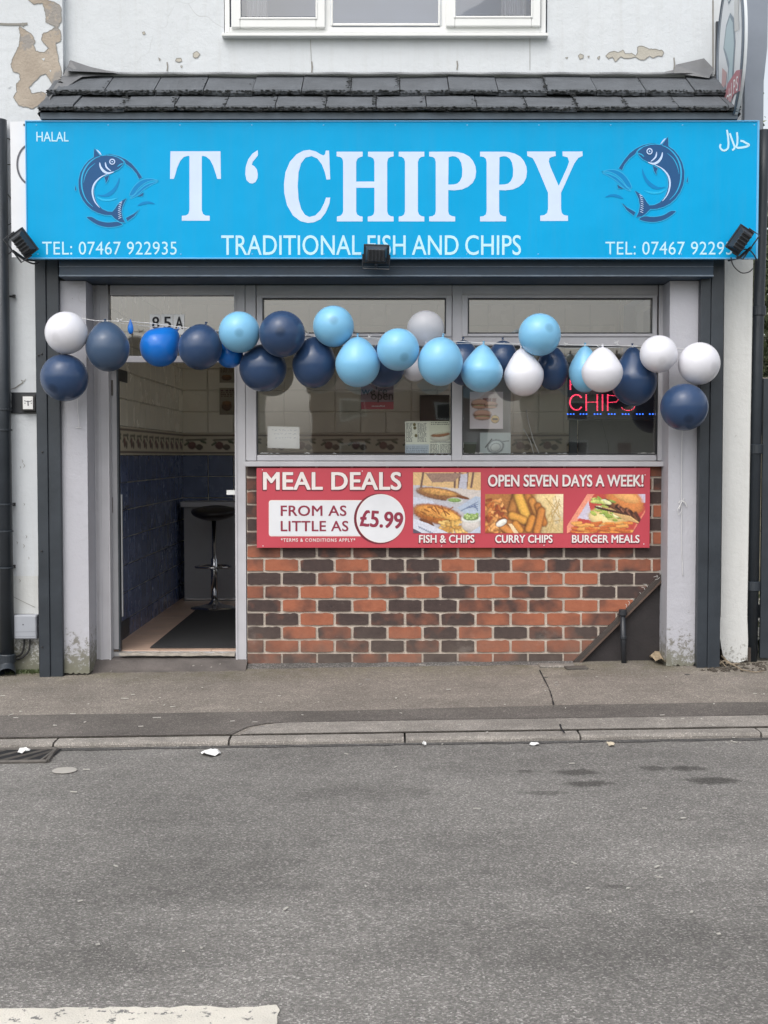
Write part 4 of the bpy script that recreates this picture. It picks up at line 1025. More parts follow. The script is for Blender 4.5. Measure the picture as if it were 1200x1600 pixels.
# menus on inner wall at door
def menu_pic(w, h, base, cols, seed, photo=None):
    p = Pic(w, h, lin(base)); r = random.Random(seed)
    for (a, b, c, d, colr) in cols: p.quad([(a, c), (b, c), (b, d), (a, d)], lin(colr))
    for (a, b, c, d, ic, stp) in (photo or []):
        y = c
        while y < d:
            x = a
            while x < b-1:
                l = r.uniform(1.5, 5); p.quad([(x, y), (min(b, x+l), y), (min(b, x+l), y+1), (x, y+1)], lin(ic)); x += l+r.uniform(.8, 2.5)
            y += stp
    return p
for nm, lab, (a, b, c, d), sd_ in (('menu_sheet', 'small menu sheet high on the tiles inside the doorway', (343, 366, 574, 598), 1), ('menu_sheet', 'lower menu sheet with a burger picture on the tiles inside the doorway', (343, 366, 606, 648), 2)):
    t_ = thing(nm, lab, 'menu', tuple(at((a+b)/2, d, IY1-.02)), 'menu sheets by the door')
    p = menu_pic(30, 36, (150, 140, 122), [], sd_, [(3, 27, 3, 12, (90, 60, 55), 2.5)]); p.ell(14, 24, 10, 6, 0, lin((110, 78, 58))); p.ell(14, 20, 9, 3, 0, lin((135, 95, 62)))
    p.mesh('printed_sheet', a, b, c, d, IY1-.02, t_)

# sheets in window
YG = .045
nt_ = thing('handwritten_note', 'white handwritten note taped low in the left shop window pane', 'note', tuple(at(443, 701, YG)))
mb = MB(); mb.poly(PP([(418, 666), (468, 667), (468, 701), (418, 700)], YG-.012), YG-.012, thick=.001); mb.build('sheet', M('bright_paper', (.86, .86, .86), .03, 9, .8, 0), nt_)
mb = MB(); rr = random.Random(4)
for row, (y, xa_, xb_) in enumerate(((672, 425, 462), (678, 428, 458), (684, 430, 462))):
    x = xa_
    while x < xb_:
        l = rr.uniform(2, 6); pts = [(x+i, y+rr.uniform(-1.2, 1.2)) for i in np.arange(0, l, 1)]
        if len(pts) > 1: stroke(mb, PP(pts, YG-.0135), .0016, YG-.0135)
        x += l+rr.uniform(1.5, 3)
mb.build('handwriting', M('biro', (.30, .34, .45), .1, 5, .7, 0), nt_)
mn = thing('menu_poster', 'printed takeaway menu with a food photo at the right foot of the left pane', 'menu', tuple(at(670, 712, YG)))
p = Pic(112, 82, lin((206, 208, 198))); rr = random.Random(9)
p.quad([(0, 55), (56, 55), (56, 82), (0, 82)], lin((176, 186, 196))); p.quad([(58, 0), (112, 0), (112, 48), (58, 48)], lin((200, 203, 190)))
for (a, b, c, d, ic, stp) in ((3, 17, 5, 50, (120, 124, 122), 3), (30, 50, 5, 50, (128, 132, 130), 3), (3, 53, 60, 80, (120, 134, 150), 4), (60, 80, 54, 76, (135, 138, 136), 3), (84, 108, 54, 76, (140, 142, 140), 3), (62, 104, 3, 9, (96, 100, 96), 4)):
    y = c
    while y < d:
        x = a
        while x < b-1:
            l = rr.uniform(1.5, 5); p.quad([(x, y), (min(b, x+l), y), (min(b, x+l), y+1.2), (x, y+1.2)], lin(ic)); x += l+rr.uniform(.8, 2.5)
        y += stp
for cx, cy in ((22, 8), (23, 16), (26, 34)): p.ell(cx, cy, 3.5, 4, 0, lin((96, 92, 52)), .4)
p.ell(84, 40, 24, 8, 0, lin((196, 196, 188)), .1); p.ell(84, 32, 23, 5, -6, lin((150, 104, 72)), .4); p.ell(88, 28, 20, 2, -8, lin((190, 190, 170)), .1)
p.quad([(60, 48), (110, 48), (110, 50), (60, 50)], lin((150, 152, 148)))
for x in range(60, 110, 16): p.ell(x+4, 80, 6, 3.4, 0, lin((120, 92, 70)), .4)
p.gain(1.45).mesh('printed_sheet', 633, 706, 658, 712, YG-.012, mn)
bp = thing('burger_poster', 'white poster with drawn burgers and drinks hung in the right window pane', 'poster', tuple(at(760, 670, YG)))
p = Pic(80, 90, lin((205, 200, 206)))
for cx in (36, 46, 58): p.quad([(cx-5, 16), (cx+5, 16), (cx+4, 32), (cx-4, 32)], lin((126, 78, 88)), .1)
for (cx, cy, s_) in ((24, 30, 1), (30, 56, 1.05), (50, 32, .75)):
    p.ell(cx, cy, 21*s_, 12*s_, 0, lin((92, 62, 60)), .05, 0); p.ell(cx, cy-4*s_, 19*s_, 7.5*s_, 0, lin((206, 172, 156)), .05, .1); p.ell(cx, cy+7*s_, 18*s_, 3.6*s_, 0, lin((200, 160, 140)), .05, .1)
    p.ell(cx, cy+1*s_, 20*s_, 2.2*s_, 0, lin((140, 96, 84)), .3); p.ell(cx, cy+3*s_, 19*s_, 1.3*s_, 0, lin((176, 170, 130)), .3)
p.ell(60, 66, 10, 10, 0, lin((110, 90, 70)), 0, 0); p.ell(60, 66, 8.6, 8.6, 0, lin((214, 184, 120)), 0, 0); p.quad([(54, 64), (66, 64), (66, 68), (54, 68)], lin((90, 70, 50)))
p.gain(1.45).mesh('printed_sheet', 734, 786, 612, 670, YG-.010, bp)
rp = thing('line_drawing_sheet', 'faded sheet with a ring drawing below the burger poster', 'poster', tuple(at(771, 711, YG)))
p = Pic(80, 56, lin((168, 178, 180))); p.ell(40, 34, 22, 17, -12, lin((96, 104, 110)), .3, 0); p.ell(40, 34, 18, 14, -12, lin((176, 184, 186)), .05, 0); p.ell(40, 36, 14, 10, -12, lin((110, 118, 124)), .3, 0); p.ell(40, 36, 12, 8.6, -12, lin((182, 188, 188)), .05, 0)
p.cap(14, 36, 30, 16, 1.4, lin((70, 78, 84))); p.cap(58, 22, 74, 20, 1.0, lin((100, 108, 112))); p.gain(1.45).mesh('printed_sheet', 750, 798, 676, 711, YG-.008, rp)
gb = thing('green_tub', 'small dull green tub standing on the sill in the right window', 'tub', tuple(at(733, 709, .07)))
mb = MB(); x0, x1, z0, z1 = prect(723, 744, 694, 709, .06); mb.add([(x0+.01, .06, z0), (x1-.008, .06, z0), (x1, .06, z1), (x0, .06, z1), (x0+.01, .095, z0), (x1-.008, .095, z0), (x1, .095, z1), (x0, .095, z1)], [(0,1,2,3),(1,5,6,2),(5,4,7,6),(4,0,3,7),(0,4,5,1),(3,2,6,7)]); mb.build('tub_body', M('dull_green', (.07, .10, .075), .2, 9, .6, 0), gb)
mb = MB(); pbox(mb, 722, 745, 691, 694, .055, .04); mb.build('tub_rim', M('pale_green', (.2, .26, .25), .2, 9, .6, 0), gb)
wo = thing('open_sign', "we're open sign with a red band inside the left shop window", 'sign', tuple(at(588, 640, .10)))
mb = MB(); pbox(mb, 564, 615, 600, 639, .102, .002); mb.build('sign_card', M('pink_card', (.30, .22, .26), .05, 5, .6, 0), wo)
mb = MB(); pbox(mb, 564, 615, 628, 639.5, .0995, .002); mb.build('red_band', M('red_band', (.45, .07, .10), .05, 5, .6, 0), wo)
text("we're", 565, 605, 604, 617, .0985, MAT['blackink'], wo, off=.012); text("open", 580, 614, 616, 629, .0982, MAT['blackink'], wo, off=.012)
mb = MB(); rr = random.Random(5)
for x in np.arange(581, 600, 2.1): stroke(mb, PP([(x, 635), (x+1.3, 633.5+rr.random())], .0980), .006, .0980)
mb.build('small_print', MAT['white_vinyl'], wo)

# LED sign
led = thing('led_sign', 'black panel of red lit dots reading CHIPS in the right window', 'sign', tuple(at(956, 656, .09)))
mb = MB(); pbox(mb, 887, 1026, 566, 656, .085, .02); mb.build('panel', M('led_panel', (.010, .008, .018), .1, 5, .4, 0), led, bevel=.003)
def L6(x, y): return (860+x/6, 560+y/6)
dots = []
def dline(pts, step=12):
    acc = 0
    for (a, b) in zip(pts[:-1], pts[1:]):
        a = Vector(a); b = Vector(b); L_ = (b-a).length; n = max(1, round(L_/step))
        for i in range(n): dots.append(tuple(a.lerp(b, i/n)))
    dots.append(pts[-1])
def arc(cx, cy, rx, ry, a0, a1, n=16): return [(cx+rx*cos(R(a0+(a1-a0)*i/n)), cy+ry*sin(R(a0+(a1-a0)*i/n))) for i in range(n+1)]
for wdt in (0, 7):
    dline(arc(243, 412, 64-wdt, 74-wdt, 320, 40))
    for x in (332, 436, 485, 534): dline([(x+wdt, 342), (x+wdt, 486)])
    dline([(184+wdt, 205), (184+wdt, 290)])
dline([(345, 410), (432, 410)]); dline([(545, 347), (610, 350), (642, 380), (618, 408), (550, 413)])
dline(arc(728, 378, 60, 36, 320, 90, 12)+arc(728, 450, 62, 38, -80, 160, 14)[1:])
dline([(196, 205), (255, 205)]); dline([(196, 245), (240, 245)])       # FISH row, mostly behind balloons
dline([(300, 205), (300, 290)]); dline(arc(375, 226, 34, 22, 320, 90, 8)+arc(375, 268, 34, 22, -80, 160, 8)[1:])
dline([(450, 205), (450, 290)]); dline([(520, 205), (520, 290)]); dline([(450, 247), (520, 247)])
mb = MB()
for (x, y) in dots:
    c = at(*L6(x, y), .083); rd = .0023
    mb.add([(c.x+rd*cos(2*pi*k/6), .083-.0, c.z+rd*sin(2*pi*k/6)) for k in range(6)]+[(c.x, .0805, c.z)], [((k+1) % 6, k, 6) for k in range(6)])
mb.build('red_dots', MAT['led_red'], led, kind='stuff')
mb = MB()
for gx in (190, 310, 442, 575, 705, 838, 960):
    for q in (-1, 0, 1):
        c = at(*L6(gx+q*28, 522), .083); rd = .0042
        mb.add([(c.x+rd*1.3*cos(2*pi*k/6), .083, c.z+rd*sin(2*pi*k/6)) for k in range(6)]+[(c.x, .0805, c.z)], [((k+1) % 6, k, 6) for k in range(6)])
mb.build('blue_dots', MAT['led_blue'], led, kind='stuff')
mb = MB(); mb.tube([at(940, 656, .1), at(945, 676, .1), at(950, 694, .11), at(951, 708, .11)], .0022, 6); mb.build('cable', MAT['cable'], led)
mb = MB(); mb.tube([at(822, 640, .2), at(827, 665, .18), at(834, 690, .16), at(842, 708, .14)], .003, 6); mb.tube([at(818, 670, .2), at(829, 690, .18), at(834, 709, .16)], .003, 6)
o = mb.build('white_cable', MAT['string'], origin=tuple(at(834, 708, .15))); tag(o, 'white cables trailing down inside the right window pane', 'cable')

# house number
hn = thing('house_number', 'white 85A number tiles stuck inside the pane above the door', 'number plate', tuple(at(260, 520, .04)))
for (a, b) in ((234, 251), (252, 270), (271, 288)):
    mb = MB(); pbox(mb, a, b, 491, 523, .024, .004); mb.build('number_tile', M('number_plastic', (.80, .80, .80), .04, 5, .5, 0), hn, bevel=.001)
for ch, a, b in (('8', 238, 248.5), ('5', 256, 267), ('A', 274, 286)): text(ch, a, b, 495, 514, .0205, MAT['blackink'], hn, off=.02)
# pieces lie on the outer face so they read through no reflection

# ------------------------------------------------------------------ fascia sign
SY = -.42
fs_ = thing('fascia_sign', "long bright blue fascia sign with T 'CHIPPY lettering and two fish emblems", 'sign', tuple(at(612, 403, SY)))
x0, x1, z0, z1 = prect(42, 1182, 190, 403, SY)
MB().box(x0, x1, SY, SY+.03, z0, z1).build('sign_panel', MAT['blue'], fs_)
mb = MB(); mb.box(x0-.004, x1+.012, SY-.006, SY+.03, z1-.001, z1+.006); mb.box(x0-.004, x1+.012, SY-.006, SY+.03, z0-.006, z0+.001); mb.box(x0-.006, x0, SY-.005, SY+.03, z0, z1); mb.box(x1, x1+.012, SY-.005, SY+.03, z0, z1)
mb.build('sign_trim', MAT['sign_edge'], fs_, bevel=.001)
mb = MB()
for x in np.arange(x0+.06, x1, .42):
    for z in (z0+.022, z1-.02): c = Vector((x, SY, z)); mb.lathe([(.005, 0), (.004, .0015), (.001, .002)], c, 8, M=Matrix.Translation(c) @ Matrix.Rotation(pi/2, 4, 'X'))
mb.build('rivet', MAT['sign_edge'], fs_)
LY = SY-.0010
def zA(pts): return [(250+x/4.2857, 220+y/4.2857) for x, y in pts]
def zB(pts): return [(510+x/5, 220+y/5) for x, y in pts]
def zC(pts): return [(660+x/4.6154, 220+y/4.6154) for x, y in pts]
def serif(x0, x1, s0, s1): return [(x0,85),(x1,85),(x1,122),(x1-24,126),(s1+8,140),(s1,165),(s1,550),(s1+8,575),(x1-24,588),(x1,592),(x1,630),(x0,630),(x0,592),(x0+25,588),(s0-7,575),(s0,550),(s0,165),(s0-7,140),(x0+25,126),(x0,122)]
Pout = [(803,85),(985,85),(1030,88),(1075,100),(1118,124),(1146,158),(1165,200),(1170,240),(1163,290),(1142,330),(1105,360),(1060,380),(1000,387),(952,385),(952,550),(958,575),(980,588),(1006,592),(1006,630),(803,630),(803,592),(830,588),(848,575),(854,550),(854,165),(848,140),(830,126),(803,122)]
Phol = [(955,128),(985,120),(1012,124),(1036,141),(1053,172),(1062,225),(1059,280),(1043,315),(1022,334),(995,341),(952,342)]
glyphs = [(zA([(70,70),(405,70),(408,255),(383,255),(375,225),(355,165),(335,128),(310,107),(285,100),(280,105),(280,465),(288,490),(305,500),(333,502),(333,535),(146,535),(146,502),(172,500),(190,490),(197,465),(197,105),(190,100),(160,108),(135,135),(115,180),(100,235),(93,255),(67,255)]), []),
 (zA([(655,62),(620,85),(590,125),(574,175),(571,225),(580,265),(600,283),(620,286),(640,276),(653,250),(655,220),(648,190),(632,170),(615,160),(622,140),(640,118),(656,97)]), []),
 (zA([(1110,65),(1132,65),(1140,258),(1115,260),(1105,215),(1085,160),(1055,120),(1015,102),(975,112),(945,150),(928,210),(922,300),(928,390),(945,455),(970,495),(1000,510),(1040,500),(1075,465),(1100,415),(1112,380),(1140,380),(1135,420),(1110,480),(1075,525),(1030,546),(990,550),(940,538),(890,500),(850,430),(832,350),(830,290),(840,210),(870,140),(915,90),(960,66),(1000,60),(1045,72),(1075,90),(1095,98),(1105,90)]), []),
 (zB([(80,85),(283,85),(283,122),(262,128),(243,140),(233,165),(233,318),(375,318),(375,165),(368,140),(350,128),(325,122),(325,85),(525,85),(525,122),(500,126),(482,138),(475,165),(475,550),(482,575),(500,588),(525,592),(525,630),(323,630),(323,592),(350,588),(368,575),(375,550),(375,367),(233,367),(233,550),(240,575),(260,588),(283,592),(283,630),(82,630),(82,592),(110,585),(125,570),(131,550),(131,165),(125,140),(108,126),(80,122)]), []),
 (zB(serif(565, 765, 614, 715)), []),
 (zB(Pout), [zB(Phol)]),
 ([(x+79.5, y) for x, y in zB(Pout)], [[(x+79.5, y) for x, y in zB(Phol)]]),
 (zC([(755,77),(960,77),(962,110),(935,115),(915,127),(912,150),(922,185),(983,325),(1045,190),(1058,150),(1048,120),(1012,110),(1010,77),(1155,77),(1155,110),(1125,122),(1095,165),(1000,375),(1000,490),(1005,520),(1020,535),(1050,540),(1050,578),(850,578),(850,540),(880,535),(900,520),(906,490),(906,375),(820,170),(795,125),(757,110)]), [])]
for g, h in glyphs:
    mb = MB(); mb.poly(PP(g, LY), LY, [PP(q, LY) for q in h]); mb.build('letter', MAT['letter'], fs_)
text('HALAL', 57, 107, 206, 221, LY, MAT['letter_b'], fs_, off=.008)
text('TRADITIONAL FISH AND CHIPS', 346, 814, 367.5, 398.5, LY, MAT['letter_b'], fs_, off=.006, word=.8)
text('TEL: 07467 922935', 66, 276, 377.5, 398, LY, MAT['letter_b'], fs_, off=.0, space=1.04)
text('TEL: 07467 922935', 946, 1158, 377.5, 398, LY, MAT['letter_b'], fs_, off=.0, space=1.04)
mb = MB()
def zE(pts): return [(880+x/3.75, 180+y/3.75) for x, y in pts]
for pts, w, tp in (([(1038,150),(1052,152),(1070,162),(1089,174),(1072,184),(1048,189),(1024,191),(1012,183)], .012, False), ([(1018,100),(1021,135),(1019,170),(1010,188)], .011, False), ([(976,106),(984,130),(995,160),(1004,187),(1000,198),(990,205)], .011, False), ([(959,86),(965,120),(968,160),(966,190),(955,203),(938,207),(923,196),(919,180),(924,170)], .011, False)):
    stroke(mb, smoothpts(PP(zE(pts), LY), 4), w, LY-.0003*len(mb.v)/50)
mb.build('arabic_lettering', MAT['letter_b'], fs_)
def emblem(f, name):
    em = bpy.data.objects.new(name, None); COL.objects.link(em); em.parent = fs_
    def q(pts): return [f(110+x/8.571, 205+y/8.571) for x, y in pts]
    k = [0]
    def poly(pts, m, nm, sm=True, outline=True):
        k[0] += 1; Y = LY-.00015*k[0]; P = PP(smoothpts(q(pts), 3, True) if sm else q(pts), Y)
        mb = MB(); mb.poly(P, Y); mb.build(nm, MAT[m], em)
        if outline:
            mb = MB(); stroke(mb, P, .0042, Y-.00007, closed=True); mb.build('outline', MAT['fish_line'], em)
    def line(pts, w, m, nm='line'):
        k[0] += 1; Y = LY-.00015*k[0]; mb = MB(); stroke(mb, smoothpts(PP(q(pts), Y), 4), w, Y, taper=True); mb.build(nm, MAT[m], em)
    poly([(790,860),(830,770),(900,690),(980,645),(1080,635),(1180,662),(1100,660),(1010,690),(920,760),(850,850)], 'fish_wave', 'wave')
    poly([(800,900),(860,850),(920,790),(1000,725),(1100,685),(1175,675),(1080,722),(980,785),(880,872)], 'fish_wave', 'wave')
    poly([(350,850),(450,850),(560,780),(620,700),(655,620),(650,700),(610,790),(540,860),(450,880)], 'fish_wave', 'wave', outline=False)
    poly([(350,878),(430,905),(520,910),(640,890),(540,932),(420,928)], 'fish_cyan', 'wave', outline=False)
    poly([(900,1000),(960,950),(1060,940),(1135,977),(1040,970)], 'fish_wave', 'wave', outline=False)
    poly([(480,312),(560,308),(650,330),(740,372),(820,430),(890,510),(935,575),(965,620),(918,645),(880,570),(820,500),(740,440),(722,405),(690,375),(600,335)], 'fish_dark', 'ring', sm=False)
    poly([(215,1152),(285,1145),(380,1195),(500,1218),(630,1210),(700,1250),(620,1280),(500,1290),(380,1265),(280,1210)], 'fish_dark', 'ring')
    poly([(740,1160),(850,1100),(925,1048),(860,1140),(765,1210)], 'fish_dark', 'ring', sm=False)
    poly([(895,872),(980,815),(970,870)], 'fish_dark', 'ring', sm=False)
    poly([(62,715),(85,780),(72,800),(58,790)], 'fish_dark', 'ring', sm=False)
    poly([(715,405),(640,350),(560,325),(480,318),(430,325),(400,325),(325,225),(312,265),(310,345),(240,390),(180,460),(130,550),(105,650),(105,750),(120,830),(160,920),(220,1000),(290,1060),(370,1100),(460,1125),(550,1130),(600,1180),(660,1220),(735,1225),(705,1160),(690,1080),(705,1000),(755,895),(690,925),(630,980),(590,1040),(560,1075),(500,1070),(430,1040),(370,980),(335,900),(320,820),(325,750),(360,670),(420,610),(500,575),(580,545),(650,510),(700,460),(712,440)], 'fish_dark', 'fish', sm=False)
    poly([(450,615),(520,580),(508,650),(472,705),(466,660)], 'fish_dark', 'fin', sm=False)
    line([(400,335),(330,362),(250,425),(190,510),(155,610),(150,720),(172,830),(222,930),(300,1010)], .009, 'fish_line')
    line([(330,430),(250,500),(200,590),(175,690)], .005, 'fish_line')
    line([(490,575),(400,620),(330,690),(298,770),(300,860),(332,950),(392,1025)], .010, 'fish_white')
    line([(392,420),(405,480),(450,538),(510,562),(580,543)], .014, 'fish_white'); line([(468,415),(482,480),(545,535)], .009, 'fish_white')
    line([(630,475),(665,448),(705,432)], .007, 'fish_line'); line([(350,245),(385,280),(415,318)], .007, 'fish_white')
    for i in range(9):
        y = 950+i*26; x = 700-14*sin(i*.4+.5)-8*i*.4; line([(x-40, y+12), (x-15, y+2), (x+2, y-8)], .004, 'fish_white')
    for rad, m in ((40, 'fish_white'), (27, 'fish_dark'), (9, 'fish_white')):
        poly([(560+rad*cos(2*pi*i/20), 408+rad*sin(2*pi*i/20)) for i in range(20)], m, 'eye', sm=False, outline=False)
emblem(lambda x, y: (x, y), 'fish_emblem')
emblem(lambda x, y: (1043.2-(x-147.9)*1.03, 213.3+(y-231.2)*1.08), 'fish_emblem')
# older white panel poking out at the left
old = thing('old_sign_panel', 'strip of older white sign with a dark curved ring left of the blue sign', 'sign', tuple(at(30, 402, -.385)))
mb = MB(); pbox(mb, 17, 48, 190, 402, -.388, .02); mb.build('panel', MAT['white_vinyl'], old, bevel=.001)
mb = MB(); stroke(mb, [(at(50, 257, -.39).x+.085*cos(t)*1.02-.0, at(50, 257, -.39).z+.118*sin(t)) for t in np.linspace(pi*.62, pi*1.38, 24)], .011, -.3905); mb.build('ring_print', MAT['ink'], old)
mb = MB(); c = at(38, 195, -.39); mb.lathe([(.007, 0), (.006, .002), (.001, .003)], c, 12, M=Matrix.Translation(c) @ Matrix.Rotation(pi/2, 4, 'X')); mb.build('screw', MAT['cast'], old)

# floodlights ----------------------------------------------------------------
def flood(loc, tilt, yaw, pitch, label, w=.16, h=.10):
    t_ = thing('floodlight', label, 'floodlight', tuple(loc), 'floodlights on the fascia sign')
    RM = Matrix.Translation(Vector(loc)) @ Matrix.Rotation(tilt, 4, 'Y') @ Matrix.Rotation(yaw, 4, 'Z') @ Matrix.Rotation(pitch, 4, 'X')
    mb = MB(); mb.obox(RM @ Matrix.Translation((0, .03, 0)), w, .018, h)
    vs = [RM @ Vector(p) for p in ((-w*.44, .022, -h*.44), (w*.44, .022, -h*.44), (w*.44, .022, h*.44), (-w*.44, .022, h*.44), (-w*.34, -.022, -h*.30), (w*.34, -.022, -h*.30), (w*.34, -.022, h*.30), (-w*.34, -.022, h*.30))]
    mb.add(vs, [(4, 5, 6, 7), (0, 1, 5, 4), (1, 2, 6, 5), (2, 3, 7, 6), (3, 0, 4, 7)]); mb.build('housing', MAT['plastic'], t_, bevel=.003)
    mb = MB()
    for i in range(5): mb.obox(RM @ Matrix.Translation((-w*.28+w*.14*i, -.026, 0)), .008, .014, h*.62)
    mb.build('heat_fin', MAT['plastic'], t_, bevel=.002)
    mb = MB(); mb.obox(RM @ Matrix.Translation((0, .0405, 0)), w*.84, .003, h*.82); mb.build('lens', M('frosted_lens', (.10, .11, .125), .1, 5, .25, 0), t_)
    mb = MB(); a = RM @ Vector((-w*.52, .01, 0)); b = RM @ Vector((-w*.52, .0, -h*.75)); c = RM @ Vector((w*.52, 0, -h*.75)); d_ = RM @ Vector((w*.52, .01, 0)); mb.tube([a, b, c, d_], .005, 6)
    c2 = RM @ Vector((0, 0, -h*.75)); wl = Vector((loc[0]*.985, SY+.05, z0-.005)); mb.tube([c2, (c2+wl)/2+Vector((0, .0, -.02)), wl], .009, 8); mb.build('bracket', MAT['plastic'], t_)
flood(at(35, 381, -.52), R(55), R(15), R(14), 'black floodlight tilted at the lower left corner of the blue sign', .155, .10)
flood(at(588, 398, -.52), R(2), R(0), R(18), 'black floodlight hanging at the middle of the sign under FISH', .15, .11)
flood(at(1158, 376, -.52), R(-57), R(-15), R(14), 'black floodlight tilted at the lower right corner of the blue sign', .155, .10)
def cable(name, label, pts, r_, m='cable', cat='cable'):
    P3 = [Vector(p) for p in pts]; out = []
    for i in range(len(P3)-1):
        p0, p1, p2, p3 = P3[max(i-1, 0)], P3[i], P3[i+1], P3[min(i+2, len(P3)-1)]
        for j in range(6):
            t = j/6; out.append(.5*((2*p1)+(-p0+p2)*t+(2*p0-5*p1+4*p2-p3)*t*t+(-p0+3*p1-3*p2+p3)*t**3))
    out.append(P3[-1]); o = MB().tube(out, r_, 7).build(name, MAT[m], smooth=True, origin=tuple(P3[-1])); tag(o, label, cat); return o
cable('lamp_cable', 'black cable looping below the right floodlight over the white pier', [at(1142, 402, -.43), at(1146, 415, -.42), at(1158, 426, -.42), at(1170, 425, -.42), at(1176, 420, -.40)], .0035)
cable('lamp_cable', 'black cable running from the right floodlight to the sign corner', [at(1160, 389, -.50), at(1171, 391, -.46), at(1178, 398, -.44), at(1183, 407, -.42)], .004)
cable('lamp_cable', 'black cable from the left floodlight across the white wall', [at(28, 376, -.46), at(22, 386, -.3), at(13, 397, -.12), at(-10, 399, -.09)], .004)
cable('lamp_cable', 'thick black lead below the left floodlight under the sign end', [at(33, 401, -.44), at(40, 407, -.43), at(52, 412, -.41), at(60, 410, -.38)], .005)

# ------------------------------------------------------------------ meal deal sign
RY = -.05
md = thing('meal_deal_sign', 'red MEAL DEALS board with three food photos fixed on the brick wall', 'sign', tuple(at(708, 856, RY)))
mb = MB(); pbox(mb, 401, 1015.5, 731, 856, RY, .022); mb.build('sign_panel', MAT['red'], md, bevel=.0015)
TY = RY-.0026
def shadow_text(s, a, b, c, d, **k):
    text(s, a, b, c+.8, d+.8, TY+.0006, MAT['redshade'], md, name='lettering_outline', grow=.6, **{**k, 'off': k.get('off', 0)+.022}); text(s, a, b, c, d, TY, MAT['cream'], md, **k)
shadow_text('MEAL DEALS', 412, 626, 738, 765, off=.034, space=1.04)
shadow_text('OPEN SEVEN DAYS A WEEK!', 763, 1005, 742, 760, off=.028, space=1.0)
shadow_text('FISH & CHIPS', 655, 741, 836, 848, off=.028)
shadow_text('CURRY CHIPS', 774, 863, 836, 848, off=.028)
shadow_text('BURGER MEALS', 894, 999, 836, 848, off=.028)
text('*TERMS & CONDITIONS APPLY*', 439, 555, 841, 846.5, TY, MAT['cream'], md, off=.018, space=1.25)
def rr_poly(x0, x1, y0, y1, r_): 
    pts = []
    for cx, cy, a in ((x1-r_, y0+r_, -90), (x1-r_, y1-r_, 0), (x0+r_, y1-r_, 90), (x0+r_, y0+r_, 180)):
        pts += [(cx+r_*cos(R(a+90*i/5)), cy+r_*sin(R(a+90*i/5))) for i in range(6)]
    return pts
mb = MB(); mb.poly(PP(rr_poly(420, 600, 781.5, 838, 4), TY+.0016), TY+.0016); mb.build('price_panel', MAT['cream'], md)
mb = MB(); mb.poly(PP(rr_poly(421.4, 600, 783, 836.5, 3), TY+.0008), TY+.0008); mb.build('price_panel_fill', MAT['white_vinyl'], md)
circ = lambda cx, cy, r_, n=48: [(cx+r_*cos(2*pi*i/n), cy+r_*sin(2*pi*i/n)) for i in range(n)]
for i, (cx, cy, r_, m) in enumerate(((592.5, 810.5, 39.5, 'redshade'), (595, 810, 38, 'cream'), (595, 810, 36.5, 'white_vinyl'))):
    Y = TY-.0006*i+.0002; mb = MB(); mb.poly(PP(circ(cx, cy, r_), Y), Y); mb.build('price_circle', MAT[m], md)
text('FROM AS', 439, 541, 790, 806, TY-.0004, MAT['redink'], md, off=.022, space=1.05); text('LITTLE AS', 439, 544, 814, 830, TY-.0004, MAT['redink'], md, off=.022, space=1.05)
text('£5.99', 563.5, 629, 799, 824, TY-.002, MAT['redink'], md, off=.034, rot=-4)
mb = MB()
for x, y in ((410, 734), (566, 736), (1008, 742), (411, 853), (1006, 850), (690, 853), (850, 852)):
    c = at(x, y, RY); mb.lathe([(.0035, 0), (.003, .0015), (.001, .002)], c, 8, M=Matrix.Translation(c) @ Matrix.Rotation(pi/2, 4, 'X'))
mb.build('screw', MAT['white_vinyl'], md)
# fish and chips photo
p = Pic(120, 108, lin((186, 184, 192))); rr = random.Random(21)
p.quad([(0, 0), (120, 0), (120, 32), (0, 22)], lin((214, 178, 128)), .2)
for x in (18, 74, 82, 96, 106): p.cap(x, 0, x-2+rr.uniform(-3, 3), 26, 1.8, lin((110, 84, 78)))
p.quad([(22, 2), (88, 2), (72, 16), (34, 18)], lin((150, 122, 108)), .3); p.quad([(84, 4), (96, 2), (94, 30), (80, 28)], lin((188, 186, 198)))
p.quad([(0, 22), (120, 32), (120, 58), (104, 50), (60, 44), (30, 40), (0, 34)], lin((206, 196, 190)), .05)
p.ell(46, 38, 42, 10.5, 9, lin((150, 102, 62)), .5); p.ell(46, 35, 32, 5.5, 8, lin((204, 152, 88)), .5); p.ell(88, 44, 12, 2.6, 14, lin((120, 72, 42)), .3)
p.quad([(0, 34), (30, 44), (34, 50), (80, 60), (78, 70), (20, 60), (0, 56)], lin((198, 202, 216)), .03)
p.ell(74, 50, 15, 5.6, 2, lin((220, 222, 220)), .05); p.ell(73, 49, 12, 3.8, 2, lin((134, 164, 96)), .5)
p.quad([(78, 62), (110, 42), (120, 44), (120, 72), (90, 72)], lin((176, 188, 206)), .05)
for i in range(5): p.cap(84+i*6, 68-i*3, 114, 52+i*4, .7, lin((110, 126, 160)))
p.ell(42, 74, 45, 17, 12, lin((176, 104, 44)), .5); p.ell(40, 70, 36, 10, 10, lin((216, 150, 76)), .6); p.ell(66, 78, 18, 7, 16, lin((232, 176, 92)), .5)
for i in range(9): p.cap(14+i*6, 62+rr.uniform(-4, 10), 22+i*6, 64+rr.uniform(-3, 12), 1.1, lin((146, 84, 34)))
p.ell(24, 88, 14, 4, 25, lin((110, 62, 34)), .3)
for i in range(46):
    a = rr.uniform(0, pi); x = rr.uniform(42, 92); y = rr.uniform(86, 106); p.cap(x, y, x+8*cos(a), y+6*sin(a), 2.5, lin(rr.choice(((236, 198, 120), (222, 176, 96), (200, 148, 74)))), .2)
